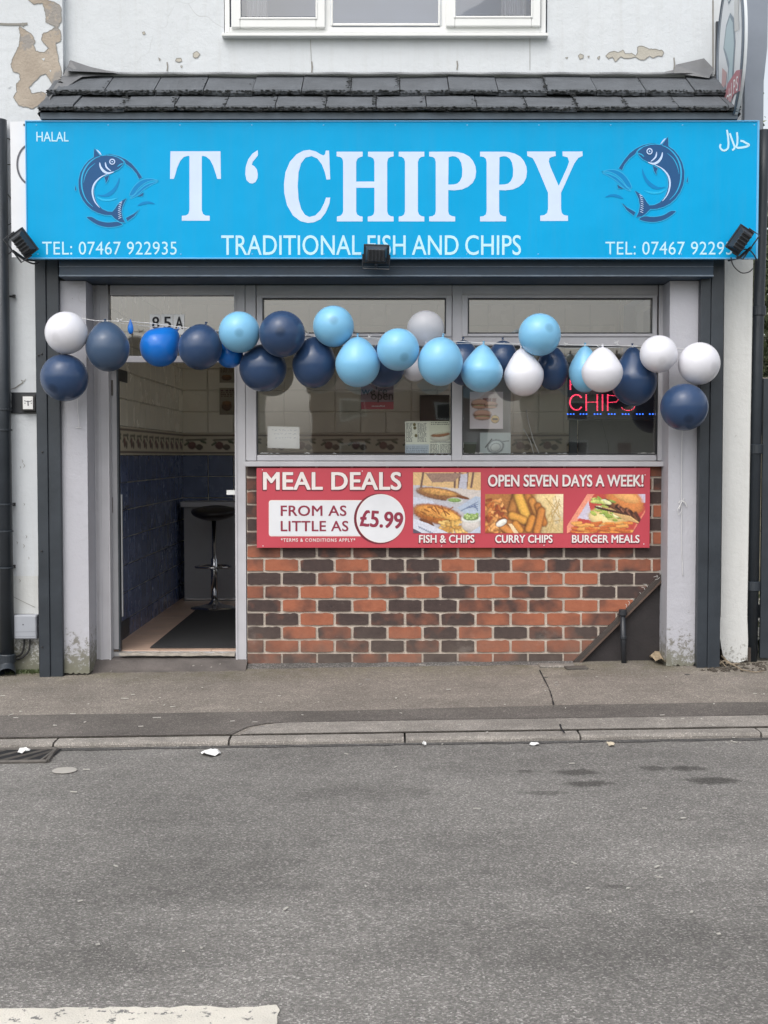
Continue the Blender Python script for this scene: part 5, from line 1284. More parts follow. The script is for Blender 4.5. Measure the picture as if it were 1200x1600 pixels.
p.ell(102, 92, 17, 13, 0, lin((214, 206, 200)), .05); p.ell(102, 82, 17, 7, 0, lin((236, 236, 230)), .05, .1); p.ell(102, 79, 14, 6, 0, lin((120, 150, 84)), .4)
for i in range(26): p.ell(102+rr.uniform(-11, 11), 78+rr.uniform(-5, 4), 2.4, 2, 0, lin(rr.choice(((164, 190, 112), (140, 170, 90), (186, 206, 140)))), .2)
p.quad([(0, 78), (26, 90), (80, 108), (0, 108)], lin((206, 208, 220)), .03); p.quad([(0, 99), (14, 106), (14, 108), (0, 108)], lin((90, 80, 96)))
for i in range(8): p.cap(10+i*3.4, 95+i*1.6, 11.5+i*3.4, 98+i*1.6, .8, lin((110, 122, 150)))
p.quad([(104, 104), (120, 90), (120, 108), (98, 108)], lin((190, 196, 212)))
p.grainy().mesh('photo_print', 645.5, 751, 738, 833, TY, md)
# curry chips photo
p = Pic(134, 66, lin((178, 118, 66))); rr = random.Random(22)
p.ell(118, 30, 40, 46, 0, lin((222, 196, 142)), .25, .1); p.ell(126, 20, 12, 30, 10, lin((232, 214, 176)), .2, .1)
for i in range(14): p.cap(98+rr.uniform(0, 30), rr.uniform(0, 60), 104+rr.uniform(0, 26), rr.uniform(0, 66), .7, lin((200, 166, 104)))
for i in range(70):
    a = rr.uniform(0, pi); x = rr.uniform(0, 34); y = rr.uniform(8, 66); p.cap(x, y, x+7*cos(a), y+6*sin(a), 2.6, lin(rr.choice(((222, 150, 84), (196, 112, 56), (150, 74, 42), (236, 172, 104)))), .3)
p.quad([(24, 0), (60, 0), (56, 28), (38, 32)], lin((172, 114, 62)), .3)
for (x0_, y0_, x1_, y1_, w_, c_) in ((54, 2, 46, 26, 7, (190, 128, 66)), (72, 4, 84, 30, 6.5, (196, 126, 60)), (80, 12, 92, 40, 6, (214, 146, 74)), (90, 20, 100, 48, 5.5, (196, 124, 58)), (96, 28, 88, 62, 6, (206, 134, 66)), (57, 4, 72, 44, 8, (232, 178, 82)), (46, 36, 66, 44, 6.5, (222, 160, 74)), (52, 50, 60, 60, 5.5, (216, 146, 66)), (80, 40, 74, 58, 5.5, (214, 142, 64)), (30, 54, 44, 64, 6, (216, 142, 74))): p.cap(x0_, y0_, x1_, y1_, w_+1.2, lin((118, 62, 30))); p.cap(x0_, y0_, x1_, y1_, w_, lin(c_), .15)
p.ell(28, 47, 11, 7, -28, lin((120, 70, 40)), .2); p.ell(28, 48, 10, 5, -28, lin((238, 234, 224)), .1, .1)
p.quad([(40, 50), (46, 50), (58, 66), (50, 66)], lin((236, 210, 168)))
p.grainy().mesh('photo_print', 758, 880, 772, 833, TY, md)
# burger photo
p = Pic(134, 66, lin((190, 74, 66))); rr = random.Random(23)
p.quad([(0, 52), (34, 0), (46, 0), (8, 60), (0, 66)], lin((232, 150, 124)), .1); p.quad([(18, 40), (36, 12), (44, 44)], lin((204, 196, 214)), .05); p.quad([(114, 0), (134, 0), (134, 14), (126, 14)], lin((206, 196, 216)))
p.quad([(118, 50), (134, 24), (134, 44), (120, 66), (110, 66)], lin((224, 132, 112)), .1)
p.ell(98, 10, 34, 22, 25, lin((222, 140, 78)), .2, .3); p.ell(100, 4, 24, 9, 20, lin((240, 176, 108)), .15, .2)
p.ell(70, 40, 34, 17, 10, lin((226, 194, 132)), .2, .35); p.ell(58, 44, 22, 10, 25, lin((238, 212, 150)), .15, .2)
for i in range(22): p.cap(62+i*2.6, 12+i*1.1+rr.uniform(-4, 4), 72+i*2.6, 16+i*1.4+rr.uniform(-4, 4), rr.uniform(1.6, 3.6), lin(rr.choice(((86, 50, 38), (60, 34, 28), (120, 74, 50), (70, 40, 34), (160, 104, 80)))), .4)
for i in range(34):
    x, y = rr.choice(((54, 10), (62, 14), (70, 17), (52, 26), (66, 32), (76, 34), (86, 36))); x += rr.gauss(0, 5); y += rr.gauss(0, 3)
    p.ell(x, y, rr.uniform(3, 8), rr.uniform(1.6, 3.4), rr.uniform(-10, 40), lin(rr.choice(((206, 214, 124), (176, 192, 92), (232, 230, 176), (150, 170, 80), (240, 236, 210)))), .4)
for i in range(12): p.cap(48+i*4, 21+i*.9, 54+i*4, 24+i*.9, 1.4, lin((76, 46, 36)), .3)
for i in range(10): p.cap(80+i*3, 32+i*.6, 98+i*2.6, 42+i*.6, 1.2, lin((232, 190, 130)))
for i in range(60):
    a = rr.uniform(-.5, .5); x = rr.uniform(6, 100); y = rr.uniform(48, 66); p.cap(x, y, x+13*cos(a), y+6*sin(a), 2.3, lin(rr.choice(((236, 170, 92), (224, 142, 70), (206, 112, 58)))), .2)
p.grainy().mesh('photo_print', 886, 1008, 772, 833, TY, md, clip=lambda u, v: u > .25*(1-v/.8) and u < 1-.13*max(0, (v-.45)/.55)*1.3 and not (v > .25 and v < .3 and u > .97))

# ------------------------------------------------------------------ neighbour on the left
Nb = thing('neighbouring_house', 'white rendered neighbouring house with beige peeled patches at the left edge', 'house', (-2.4, -.06, 0))
NY = -.06; nx1 = at(98, 60, NY).x
mb = MB(); mb.box(-8, nx1, NY, .25, at(600, 200, NY).z, TOPW+.1); mb.build('upper_wall', MAT['wall'], Nb)
nx2 = at(57, 700, NY).x
lz = lambda p_: at(30, p_, NY).z
mb = MB(); mb.box(-8, nx2+.03, NY, .2, lz(900), at(600, 200, NY).z); mb.build('pier', MAT['wall'], Nb)
mb = MB(); pts = [(-8, -.3), (nx2, -.3), (nx2, lz(900)), (-8, lz(900))]; mb.poly(pts, NY, thick=.2); mb.build('pier_foot', MAT['wall_low'], Nb)
mb = MB(); mb.box(-8, nx1, .25, 7.5, -.4, TOPW+.1); mb.build('side_mass', MAT['wall'], Nb)
mb = MB(); mb.add([(-8.2, -.45, TOPW), (nx1, -.45, TOPW), (nx1, 3.7, TOPW+2.7), (-8.2, 3.7, TOPW+2.7), (nx1, 7.9, TOPW), (-8.2, 7.9, TOPW)], [(0, 1, 2, 3), (3, 2, 4, 5), (0, 3, 5), (1, 4, 2)]); mb.build('roof', MAT['farroof'], Nb)
big = [(133,-30),(133,0),(160,18),(200,15),(213,60),(215,103),(262,125),(240,142),(200,157),(195,190),(228,225),(205,247),(168,238),(155,208),(165,195),(150,162),(128,147),(88,120),(95,170),(90,210),(70,250),(50,300),(60,335),(90,345),(95,375),(78,390),(78,430),(62,455),(85,492),(110,500),(150,508),(180,495),(212,490),(215,440),(200,430),(150,438),(135,410),(165,380),(195,350),(215,345),(235,380),(255,405),(285,395),(290,340),(275,290),(268,240),(260,205),(285,190),(285,150),(268,130),(287,100),(287,40),(272,18),(225,0),(225,-30)]
patch(Nb, Z3(big), NY, MAT['bare'], seed=12, amp=.7)
mb = MB(); stroke(mb, PP([(-5, 37), (12, 38), (28, 38), (43, 37)], NY-.004), .014, NY-.004); stroke(mb, PP([(34, 37), (38, 40)], NY-.0045), .02, NY-.0045); mb.build('render_joint', MAT['paint_edge'], Nb)
for pts, sd_ in (([(232,330),(240,328),(238,338)], 31), ([(195,275),(210,272),(206,286)], 33), ([(35,400),(50,402),(42,415)], 34)): 
    P = jag(Z3(pts), .2, 1.5, seed=sd_); mb = MB(); mb.poly(PP(P, NY-.0045), NY-.0045); mb.build('paint_flake', MAT['wall'], Nb)
# crack and hole around the box
mb = MB(); stroke(mb, PP([(14, 609), (24, 606), (31, 601), (36, 598), (33, 594), (38, 596), (40, 592)], NY-.004), .009, NY-.004, taper=True)
stroke(mb, PP([(15, 655), (17, 662), (17, 668)], NY-.004), .005, NY-.004, taper=True); stroke(mb, PP([(20, 932), (30, 937), (42, 943), (55, 949)], NY-.004), .003, NY-.004); stroke(mb, PP([(22, 959.5), (52, 959.5)], NY-.004), .005, NY-.004)
for (x, y, l) in ((34, 718, 5), (36, 724, 7), (31, 728, 4), (40, 836, 5), (36, 850, 6), (30, 905, 5), (44, 870, 4), (37, 786, 4), (26, 846, 4)): stroke(mb, PP([(x, y), (x+l*.4, y+l*.5), (x+.4, y+l)], NY-.004), .004, NY-.004, taper=True)
mb.build('wall_crack', MAT['paint_edge'], Nb)
sk = thing('key_socket', 'small white faced socket on a black backing on the left pier', 'socket', tuple(at(40, 645, NY-.03)))
mb = MB(); pbox(mb, 17, 57, 613, 646, NY-.012, .012); mb.build('backing', MAT['plastic'], sk, bevel=.002)
mb = MB(); pbox(mb, 33, 55, 617, 642, NY-.05, .038); mb.build('housing', MAT['black'], sk, bevel=.003)
mb = MB(); pbox(mb, 35.5, 51.5, 619.5, 639.5, NY-.056, .006); mb.build('face_plate', MAT['paper'], sk, bevel=.002)
mb = MB(); YK = NY-.0575
stroke(mb, PP([(43.5, 626), (44, 634)], YK), .007, YK); stroke(mb, PP([(37.5, 626), (41, 627), (47, 627), (50, 626)], YK), .004, YK-.0003); stroke(mb, PP([(38, 630), (40, 630)], YK), .004, YK); stroke(mb, PP([(48, 630), (50, 630)], YK), .004, YK); mb.build('key_print', MAT['ink'], sk)
mb = MB(); mb.poly(PP(jag([(12, 613), (17.5, 613), (17, 644), (12, 643)], .7, 3, seed=2), NY-.013), NY-.013, thick=.01); mb.build('loose_plaster', MAT['wall'], sk)
mt = thing('meter_box', 'pale grey meter box low on the left white pier', 'meter box', tuple(at(39, 1000, NY-.05)))
mb = MB(); pbox(mb, 20.5, 57.5, 961, 999, NY-.06, .06); mb.build('box', MAT['meter'], mt, bevel=.007)
mb = MB(); pbox(mb, 22, 56, 962.5, 997.5, NY-.064, .006); mb.build('lid', MAT['meter'], mt, bevel=.004)
mb = MB(); stroke(mb, PP([(24, 987.5), (55, 987)], NY-.0645), .0015, NY-.0645); stroke(mb, PP([(23, 995), (55, 994.5)], NY-.0645), .0015, NY-.0645); pbox(mb, 35, 37, 975, 977, NY-.0655, .003); mb.build('lid_marking', MAT['ink'], mt)
cable('meter_cable', 'thick black cable curving from under the meter box to the downpipe', [at(38, 999, -.08), at(37, 1012, -.08), at(33, 1022, -.08), at(22, 1027, -.08), at(8, 1030, -.08)], .006)
cable('meter_cable', 'second black cable bowed lower under the meter box', [at(47, 999, -.08), at(46, 1012, -.08), at(42, 1021, -.08), at(31, 1029, -.08), at(12, 1033, -.08)], .006)
dp = thing('downpipe', 'black downpipe running down the left edge to a splayed shoe', 'downpipe', tuple(at(8, 1052, -.15)))
xp = at(6, 600, -.12).x+.0; zz1 = at(0, 188, -.12).z; zz0 = at(10, 1038, -.13).z
mb = MB(); mb.tube([(xp-.005, -.13, zz1), (xp+.0, -.13, zz0)], .045, 20); mb.build('pipe', MAT['navy'], dp, smooth=True)
mb = MB()
for y in (640, 672, 788, 830, 887): mb.lathe([(.047, -.006), (.05, -.004), (.05, .004), (.047, .006)], Vector((xp, -.13, at(0, y, -.13).z)), 20)
mb.lathe([(.05, 0), (.054, .004), (.054, .05), (.05, .055)], Vector((xp, -.13, zz0+.01)), 20); mb.build('pipe_collar', MAT['navy'], dp)
mb = MB(); a = Vector((xp, -.13, zz0+.03)); mb.tube([a, a+Vector((0, -.004, -.03)), a+Vector((.012, -.03, -.06)), a+Vector((.02, -.07, -.085))], [.048, .048, .05, .053], 20, cap=False); mb.build('shoe', MAT['navy'], dp, smooth=True)
mb = MB()
for y in (463, 788, 885):
    c = at(22, y, -.08); mb.tube([c+Vector((-.06, 0, 0)), c], .006, 6); mb.lathe([(.010, -.01), (.010, .01)], c, 8)
mb.build('clip', MAT['black'], dp)
for i, (pts, lab) in enumerate((([(3, 213), (20, 222), (27, 250), (30, 300), (22, 350), (10, 392), (14, 460), (12, 560), (16, 610)], 'thin loose cable curving down the wall left of the white sign strip'), ([(-4, 270), (10, 300), (24, 318), (40, 335)], 'thin cable crossing down the wall toward the white sign strip'), ([(2, 215), (14, 217), (40, 222)], 'short black cable tucked behind the top of the white sign strip'), ([(-5, 360), (8, 354), (20, 348), (40, 340)], 'black cable rising to the right behind the white sign strip'), ([(0, 258), (20, 257), (40, 258)], 'level grey cable across the wall beside the white sign strip'))):
    cable('wall_cable', lab, [at(x, y, NY-.012) for x, y in pts], .0028)

# ------------------------------------------------------------------ right pier, end pipe, oval sign
Rp = thing('white_pier', 'white rendered pier with a ragged broken foot at the right of the shop', 'pier', tuple(at(1150, 1034, -.12)))
px0_, px1_ = at(1128.5, 750, -.12).x, at(1171, 750, -.12).x; zb_ = lambda p_: at(1150, p_, -.12).z; zt_ = zsign1
r = random.Random(2)
pts = [(px0_+.02, zb_(1023)), (px0_+.05, zb_(1036)), (px0_+.09, zb_(1038)), (px1_-.06, zb_(1035.5)), (px1_, zb_(1031)), (px1_+.003, zb_(1000)), (px1_-.004, zb_(960)), (px1_+.006, zt_), (px0_+.004, zt_), (px0_, zb_(960)), (px0_-.006, zb_(985)), (px0_+.006, zb_(1012))]
mb = MB(); mb.poly(pts, -.12, thick=.14); mb.build('render_coat', render_wall('pier_render', (.66, .665, .65), .3, -.15), Rp, bevel=.004)
mb = MB(); mb.box(px0_+.01, px1_+.03, -.10, .1, -.1, .12); mb.box(px0_+.01, px1_-.01, -.12+.142, .2, -.1, zt_); mb.build('core', M('dark_masonry', (.07, .055, .045), .3, 14, .9, .6, 50), Rp)
rpipe = thing('corner_downpipe', 'slate painted soil pipe and boarding at the right corner of the shop', 'downpipe', tuple(at(1181, 1030, -.08)))
xq = at(1181, 700, -.10).x
mb = MB(); mb.tube([(xq, -.07, -.02), (xq+.012, -.07, 2.0), (xq+.03, -.07, 3.0), (xq+.035, -.07, 3.3)], .034, 16); mb.build('pipe', MAT['navy'], rpipe, smooth=True)
for z in (.5, 1.35, 2.2): MB().lathe([(.036, -.03), (.042, -.026), (.042, .026), (.036, .03)], Vector((xq+.008*z, -.07, z)), 16).build('pipe_collar', MAT['navy'], rpipe)
mb = MB(); x_a = at(1164, 60, -.04).x; x_b = at(1197, 60, -.04).x; x_c = at(1192, 150, -.04).x
mb.poly([(x_a, zsign1-.2), (x_c, zsign1-.2), (x_c, at(600, 128, -.04).z), (x_b+.004, at(600, 75, -.04).z), (x_b+.01, 5.9), (x_a, 5.9)], -.05, thick=.05); mb.build('corner_board', M('slate_board', (.22, .25, .30), .12, 4, .5, .1, 20), rpipe, bevel=.003)
# oval projecting sign
ov = thing('projecting_sign', 'oval white projecting sign with a chef drawing and red ribbon at top right', 'sign', tuple(at(1130, 170, -.1)))
mb = MB(); pbox(mb, 1118.5, 1130, 33, 140, -.02, .018); mb.build('wall_plate', MAT['navy'], ov, bevel=.002)
oc = Vector((at(1128, 80, -.04).x+.0, -.34, at(1147, 76, -.34).z)); orx, orz = .285, .435; ox = 2.052
mb = MB(); n = 64
for s_ in (-1, 1):
    for k in range(n): t = 2*pi*k/n; mb.v.append((ox+s_*.012, oc.y+orx*cos(t), oc.z+orz*sin(t)))
mb.f += [tuple(reversed(range(n))), tuple(range(n, 2*n))]+[(k, (k+1) % n, n+(k+1) % n, n+k) for k in range(n)]; mb.mi += [0]*(n+2)
mb.build('sign_disc', M('sign_face', (.60, .64, .68), .04, 3, .4, 0), ov)
mb = MB(); pts = [(ox-.013, oc.y+orx*cos(2*pi*k/n), oc.z+orz*sin(2*pi*k/n)) for k in range(n+1)]; mb.tube(pts, .007, 6, cap=False)
pts = [(ox-.0125, oc.y+orx*.9*cos(2*pi*k/n), oc.z+orz*.93*sin(2*pi*k/n)) for k in range(n+1)]; mb.tube(pts, .003, 5, cap=False); mb.build('rim', M('rim_slate', (.10, .125, .16), .1, 4, .5, 0), ov)
mb = MB(); mb.tube([(2.14, -.02, oc.z+.2), (ox, -.08, oc.z+.2)], .01); mb.tube([(2.14, -.02, oc.z-.2), (ox, -.08, oc.z-.2)], .01); mb.build('arm', MAT['navy'], ov)
def sidepoly(pts, m, nm, lay):   # pts (u towards the street 0..1, v up -1..1) on the left face
    loops = [[Vector((p[0], p[1], 0)) for p in pts]]; tri = tessellate_polygon(loops); X = ox-.0135-.0006*lay
    mb = MB(); mb.add([(X, oc.y-orx*p[0], oc.z+orz*p[1]) for p in pts], [tuple(t) for t in tri]); mb.build(nm, m, ov)
g_ = M('sign_grey_ink', (.20, .26, .32), .1, 3, .5, 0); w_ = M('sign_white_ink', (.68, .72, .74), .05, 3, .5, 0); pk = M('sign_pink_ink', (.46, .32, .33), .05, 3, .5, 0); rdk = M('sign_red_ink', (.38, .17, .20), .05, 3, .5, 0); tl = M('sign_teal_ink', (.36, .47, .52), .05, 3, .5, 0)
sidepoly([(-.15, .62), (-.25, .78), (-.1, .95), (.1, .97), (.22, .85), (.15, .65)], g_, 'chef_hat', 1); sidepoly([(-.12, .65), (-.2, .78), (-.08, .91), (.08, .93), (.17, .83), (.1, .67)], w_, 'chef_hat_fill', 2)
sidepoly([(-.5, .1), (-.3, .38), (0, .48), (.28, .35), (.42, 0), (.3, -.45), (0, -.62), (-.2, -.5), (-.1, -.25), (-.32, -.05)], g_, 'fish_body', 1)
sidepoly([(-.42, .1), (-.25, .34), (0, .42), (.22, .3), (.33, 0), (.22, -.4), (0, -.54), (-.08, -.42), (0, -.2), (-.22, -.02)], tl, 'fish_belly', 2)
sidepoly([(.3, .55), (.75, .72), (.62, .35), (.7, .1), (.35, .15)], M('sign_pale', (.5, .52, .53), .05, 3, .5, 0), 'fin', 1)
sidepoly([(-.55, -.15), (-.2, -.28), (-.3, -.55), (-.6, -.45)], pk, 'chips', 3); sidepoly([(-.6, -.5), (-.3, -.42), (-.2, -.62), (-.45, -.75)], g_, 'bowl', 4)
sidepoly([(-.72, -.78), (-.1, -.45), (.55, -.40), (.95, -.46), (.86, -.72), (.4, -.68), (-.1, -.8), (-.5, -.98)], rdk, 'ribbon', 5)
for ch, u, v_ in (('T', -.52, -.80), ("'", -.36, -.70), ('C', -.22, -.68), ('H', 0, -.62), ('I', .18, -.58), ('P', .34, -.57), ('S', .56, -.57)):
    cu = bpy.data.curves.new('t', 'FONT'); cu.body = 'I' if ch in "T'" else ch; cu.size = .12; ob = bpy.data.objects.new('t', cu); COL.objects.link(ob)
    dg = bpy.context.evaluated_depsgraph_get(); dg.update(); me = bpy.data.meshes.new_from_object(ob.evaluated_get(dg)); bpy.data.objects.remove(ob)
    for v2 in me.vertices: x, y, _ = v2.co; v2.co = Vector((ox-.0135-.004, oc.y-orx*u-x*.8, oc.z+orz*v_+y-.045-x*0.1))-org(ov)
    me.materials.clear(); me.name = 'ribbon_lettering'; link('ribbon_lettering', me, w_, ov)

# ------------------------------------------------------------------ balloons
BAL = [ # px,py,rx,ry, colour, front rank (larger = nearer), knot dir, pear, label
 (104,520,33,33,'b_white',3,(0.3,.9,.3),.0,'white balloon at the far left end of the garland above a navy one'),
 (101,590,37,37,'b_navy',2,(.3,.8,.5),.0,'navy balloon hanging at the far left below the white balloon'),
 (168,541,34,40,'b_slate',2,(-.15,.3,1),.12,'large faded navy egg shaped balloon second from the left end of the string'),
 (252,540,31,34,'b_blue',2,(.75,.1,.75),.25,'royal blue balloon tipped to the right below the 85A number'),
 (313,542,34,36,'b_navy',3,(.2,.3,1),.05,'navy balloon just right of the royal blue one above the doorway'),
 (359,553,21,22,'b_blue',0,(0,.3,1),.1,'small blue balloon half hidden below the light blue balloon by the door post'),
 (374,519,32,32,'b_light',5,(-.1,1,.12),.0,'light blue balloon in front of the door post, leftmost of the light blue ones'),
 (441,522,36,37,'b_navy',5,(.0,1,.0),.0,'navy balloon high at the left of the shop window with its crown to the street'),
 (411,575,37,37,'b_navy',2,(0,.3,1),.05,'navy balloon hanging low at the left window jamb under another navy one'),
 (521,510,32,33,'b_light',5,(-.05,1,-.2),.0,'light blue balloon highest over the left shop window pane'),
 (491,566,34,41,'b_navy',2,(.1,.25,1),.1,'navy balloon below the highest light blue balloon of the left pane'),
 (559,566,35,39,'b_light',4,(.0,-.12,1),.15,'light blue balloon low in the middle of the left pane with its neck upward'),
 (600,571,33,35,'b_navy',0,(0,.2,1),.1,'navy balloon mostly hidden between two light blue ones over the left pane'),
 (622,546,33,33,'b_light',5,(-.3,.9,.45),.0,'light blue balloon with its dark crown spot low right, left of the clear balloon'),
 (665,514,29,28,'b_clear',2,(0,-.6,-.8),.0,'translucent white balloon high at the right of the left window pane'),
 (648,575,20,21,'b_white',-1,(0,.3,1),.0,'white balloon almost hidden behind two light blue balloons'),
 (688,565,35,38,'b_light',4,(.1,-.2,1),.04,'light blue balloon over the window mullion, left of the pointed one'),
 (724,567,26,36,'b_navy',1,(0,.2,1),.05,'navy balloon hidden behind two light blue balloons at the window mullion'),
 (753,576,33,37,'b_light',4,(.06,-.05,1),.32,'light blue teardrop balloon with a pointed neck above the burger poster'),
 (786,560,24,28,'b_navy',0,(0,.2,1),.05,'navy balloon peeping out between the teardrop balloon and a white one'),
 (818,582,31,37,'b_white',4,(-.1,.0,1),.28,'white teardrop balloon hanging right of the burger poster'),
 (843,523,33,33,'b_light',5,(-.35,.9,-.25),.0,'light blue balloon high over the right shop window pane'),
 (863,575,25,35,'b_navy',1,(0,.15,1),.12,'navy balloon tucked behind the high light blue balloon of the right pane'),
 (914,577,25,36,'b_light',1,(0,0,1),.25,'light blue balloon half behind a white one in front of the lit sign'),
 (941,578,32,35,'b_white',4,(0,-.05,1),.22,'white balloon hanging in front of the red lit sign'),
 (990,588,36,46,'b_navy',1,(-.05,.0,1),.35,'large long navy balloon covering the right end of the lit sign'),
 (1029,553,29,30,'b_white',4,(0,.9,.4),.0,'white balloon at the right window jamb, left of the last white one'),
 (1092,568,33,32,'b_white',3,(-.5,.8,.2),.0,'white balloon at the far right end of the garland above a navy one'),
 (1069,636,37,37,'b_navy',3,(0,.8,.5),.0,'navy balloon lowest at the far right in front of the grey pillar'),
]
ys = [-.24-.05*b[5] for b in BAL]
rad = [(b[2]+b[3])/2*PX for b in BAL]
def ymax(i):
    b = BAL[i]; lim = -.02-rad[i]*1.0-.005
    if b[0]-b[2] < 137 or b[0]+b[2] > 1092: lim = -.275-rad[i]
    elif b[0]+b[2] > 1044: lim = -.205-rad[i]
    elif b[0]-b[2] < 150: lim = -.205-rad[i]
    return lim
for it in range(400):
    for i in range(len(BAL)):
        for j in range(i+1, len(BAL)):
            a, b = BAL[i], BAL[j]; d2 = math.hypot(a[0]-b[0], a[1]-b[1])*PX; s_ = (rad[i]+rad[j])*.97
            if d2 < s_:
                need = math.sqrt(s_*s_-d2*d2); cur = ys[j]-ys[i]
                fr = (i, j) if a[5] > b[5] or (a[5] == b[5] and cur >= 0) else (j, i)   # (front, back)
                gap = ys[fr[1]]-ys[fr[0]]
                if gap < need: e = (need-gap)/2*.6; ys[fr[0]] -= e; ys[fr[1]] += e
    for i in range(len(BAL)):
        ys[i] = min(ys[i], ymax(i)); ys[i] += (-.30-ys[i])*.002
print('balloon y', [round(y, 2) for y in ys])
def balloon_mesh(rx, rz, pear, m):
    prof = []; n = 34
    for i in range(n+1):
        t = pi*i/n; z = -cos(t); rr_ = sin(t)
        if pear:
            k = max(0, z); k2 = k*k*(3-2*k); rr_ *= (1-pear*1.25*k2); z = z+pear*.62*k2
        else:
            k = max(0, (z-.9)/.1); z += .03*k
        prof.append((max(rr_*rx, .0006), z*rz))
    zs = prof[-1][1]; lo = prof[0][1]; mid = (zs+lo)/2; sc = 2*rz/(zs-lo)
    prof = [(a, (b-mid)*sc) for a, b in prof]
    # stubby neck
    top = prof[-1][1]; prof = [p_ for p_ in prof if not (p_[1] > 0 and p_[0] < .011)]
    top = prof[-1][1]
    prof += [(.008, top+.002), (.006, top+.004), (.0045, top+.007)]
    mb = MB().lathe(prof, (0, 0, 0), 40)
    me = bpy.data.meshes.new('balloon'); me.from_pydata(mb.v, [], mb.f); me.materials.append(m); return me, prof[-1][1]
knots = []
for b, y in zip(BAL, ys):
    px, py, rx, ry, m, rk, kd, pear, lab = b
    sc = (DIST+y)/FPX; me, ztop_ = balloon_mesh((rx)*sc, (ry)*sc, pear, MAT[m])
    for i, p_ in enumerate(me.polygons): p_.use_smooth = True
    o = bpy.data.objects.new('balloon', me); COL.objects.link(o); c = at(px, py, y); o.location = c
    o.rotation_euler = Vector(kd).normalized().to_track_quat('Z', 'X').to_euler()
    tag(o, lab, 'balloon', 'balloons on the garland')
    kb = MB(); kb.lathe([(.0045, -.002), (.0075, .001), (.0065, .005), (.004, .007), (.0075, .013), (.009, .015)], (0, 0, ztop_), 12)
    kme = bpy.data.meshes.new('knot'); kme.from_pydata(kb.v, [], kb.f); kme.materials.append(MAT[m]); ko = link('knot', kme, None, o, smooth=True)
    knots.append(c+Vector(kd).normalized()*(ztop_+.006))
# deflated scrap
o = MB(); c = at(204, 511, -.33)
o.lathe([(.003, .045), (.006, .035), (.012, .02), (.0165, 0), (.017, -.02), (.012, -.036), (.004, -.042)], c, 16)
o = o.build('balloon_scrap', MAT['b_blue'], smooth=True, origin=tuple(c)); o.data.transform(Matrix.Diagonal((1, .45, 1, 1))); tag(o, 'tiny blue limp balloon hanging on the string left of the 85A number', 'balloon')
# garland string
sy = -.30
main = [(128,497),(150,501),(188,502),(235,505),(290,512),(345,517),(400,520),(470,524),(530,528),(575,528),(640,531),(705,533),(760,536),(830,537),(890,539),(960,540),(1005,541),(1045,543),(1070,545)]
P3 = [at(x, y, sy) for x, y in main]
cable('garland_string', 'thin white ribbon strung across the shopfront carrying the balloons', P3, .0022, 'string', 'string')
cable('garland_string', 'second looser ribbon strand sagging just below the garland ribbon', [at(x, y+3+2*sin(i*1.7), sy+.012) for i, (x, y) in enumerate(main[2:])], .0015, 'string', 'string')
mb = MB(); rr = random.Random(8)
for (x, y) in ((188, 500), (186, 502), (576, 527), (690, 532), (965, 538), (962, 536), (1010, 540), (480, 522), (405, 520), (885, 538)):
    c = at(x, y, sy-.006)
    for q in range(5): mb.tube([c, c+Vector((rr.uniform(-.018, .018), rr.uniform(-.006, .004), rr.uniform(-.012, .02)))], .0022, 5)
o = mb.build('string_knots', MAT['string'], origin=tuple(at(600, 530, sy))); tag(o, 'small frayed ribbon knots tied along the garland', 'string', kind='stuff')
mb = MB(); rr = random.Random(9)
for k_ in knots:
    px_ = k_.x; tz = min(P3, key=lambda q: abs(q.x-px_))
    if (tz-k_).length < .25: mb.tube([k_, (k_+Vector((px_, sy, tz.z)))/2+Vector((0, .01, -.01)), Vector((px_, sy, tz.z))], .0016, 5)
o = mb.build('balloon_ties', MAT['string'], origin=tuple(at(600, 530, sy))); tag(o, 'short ribbon ties joining the balloon necks to the garland string', 'string', kind='stuff')
cable('hanging_string', 'white string with a small bow hanging down the right grey pillar', [at(1066, 668, -.215), at(1065, 720, -.21), at(1065, 784, -.21), at(1065, 840, -.205), at(1066, 880, -.205), at(1067, 900, -.205)], .0022, 'string', 'string')
mb = MB(); c = at(1066, 783, -.215)
for (a, b2) in ((.02, -.02), (-.018, -.05), (.03, -.035), (-.022, -.012), (.014, .016)): mb.tube([c, c+Vector((a*.6, -.004, b2*.5+.008)), c+Vector((a, 0, b2))], .0028, 6)
mb.tube([c, c+Vector((-.028, 0, -.05)), c+Vector((-.02, 0, -.085)), c+Vector((-.004, 0, -.06))], .002, 6); o = mb.build('string_bow', MAT['string'], origin=tuple(c)); tag(o, 'white ribbon bow tied in the string on the right grey pillar', 'bow')
cable('hanging_string', 'short white string dangling on the left grey pillar below the navy balloon', [at(121, 624, -.215), at(121, 640, -.21), at(123, 655, -.21), at(123, 667, -.21), at(118, 668, -.21), at(127, 668, -.212)], .0018, 'string', 'string')

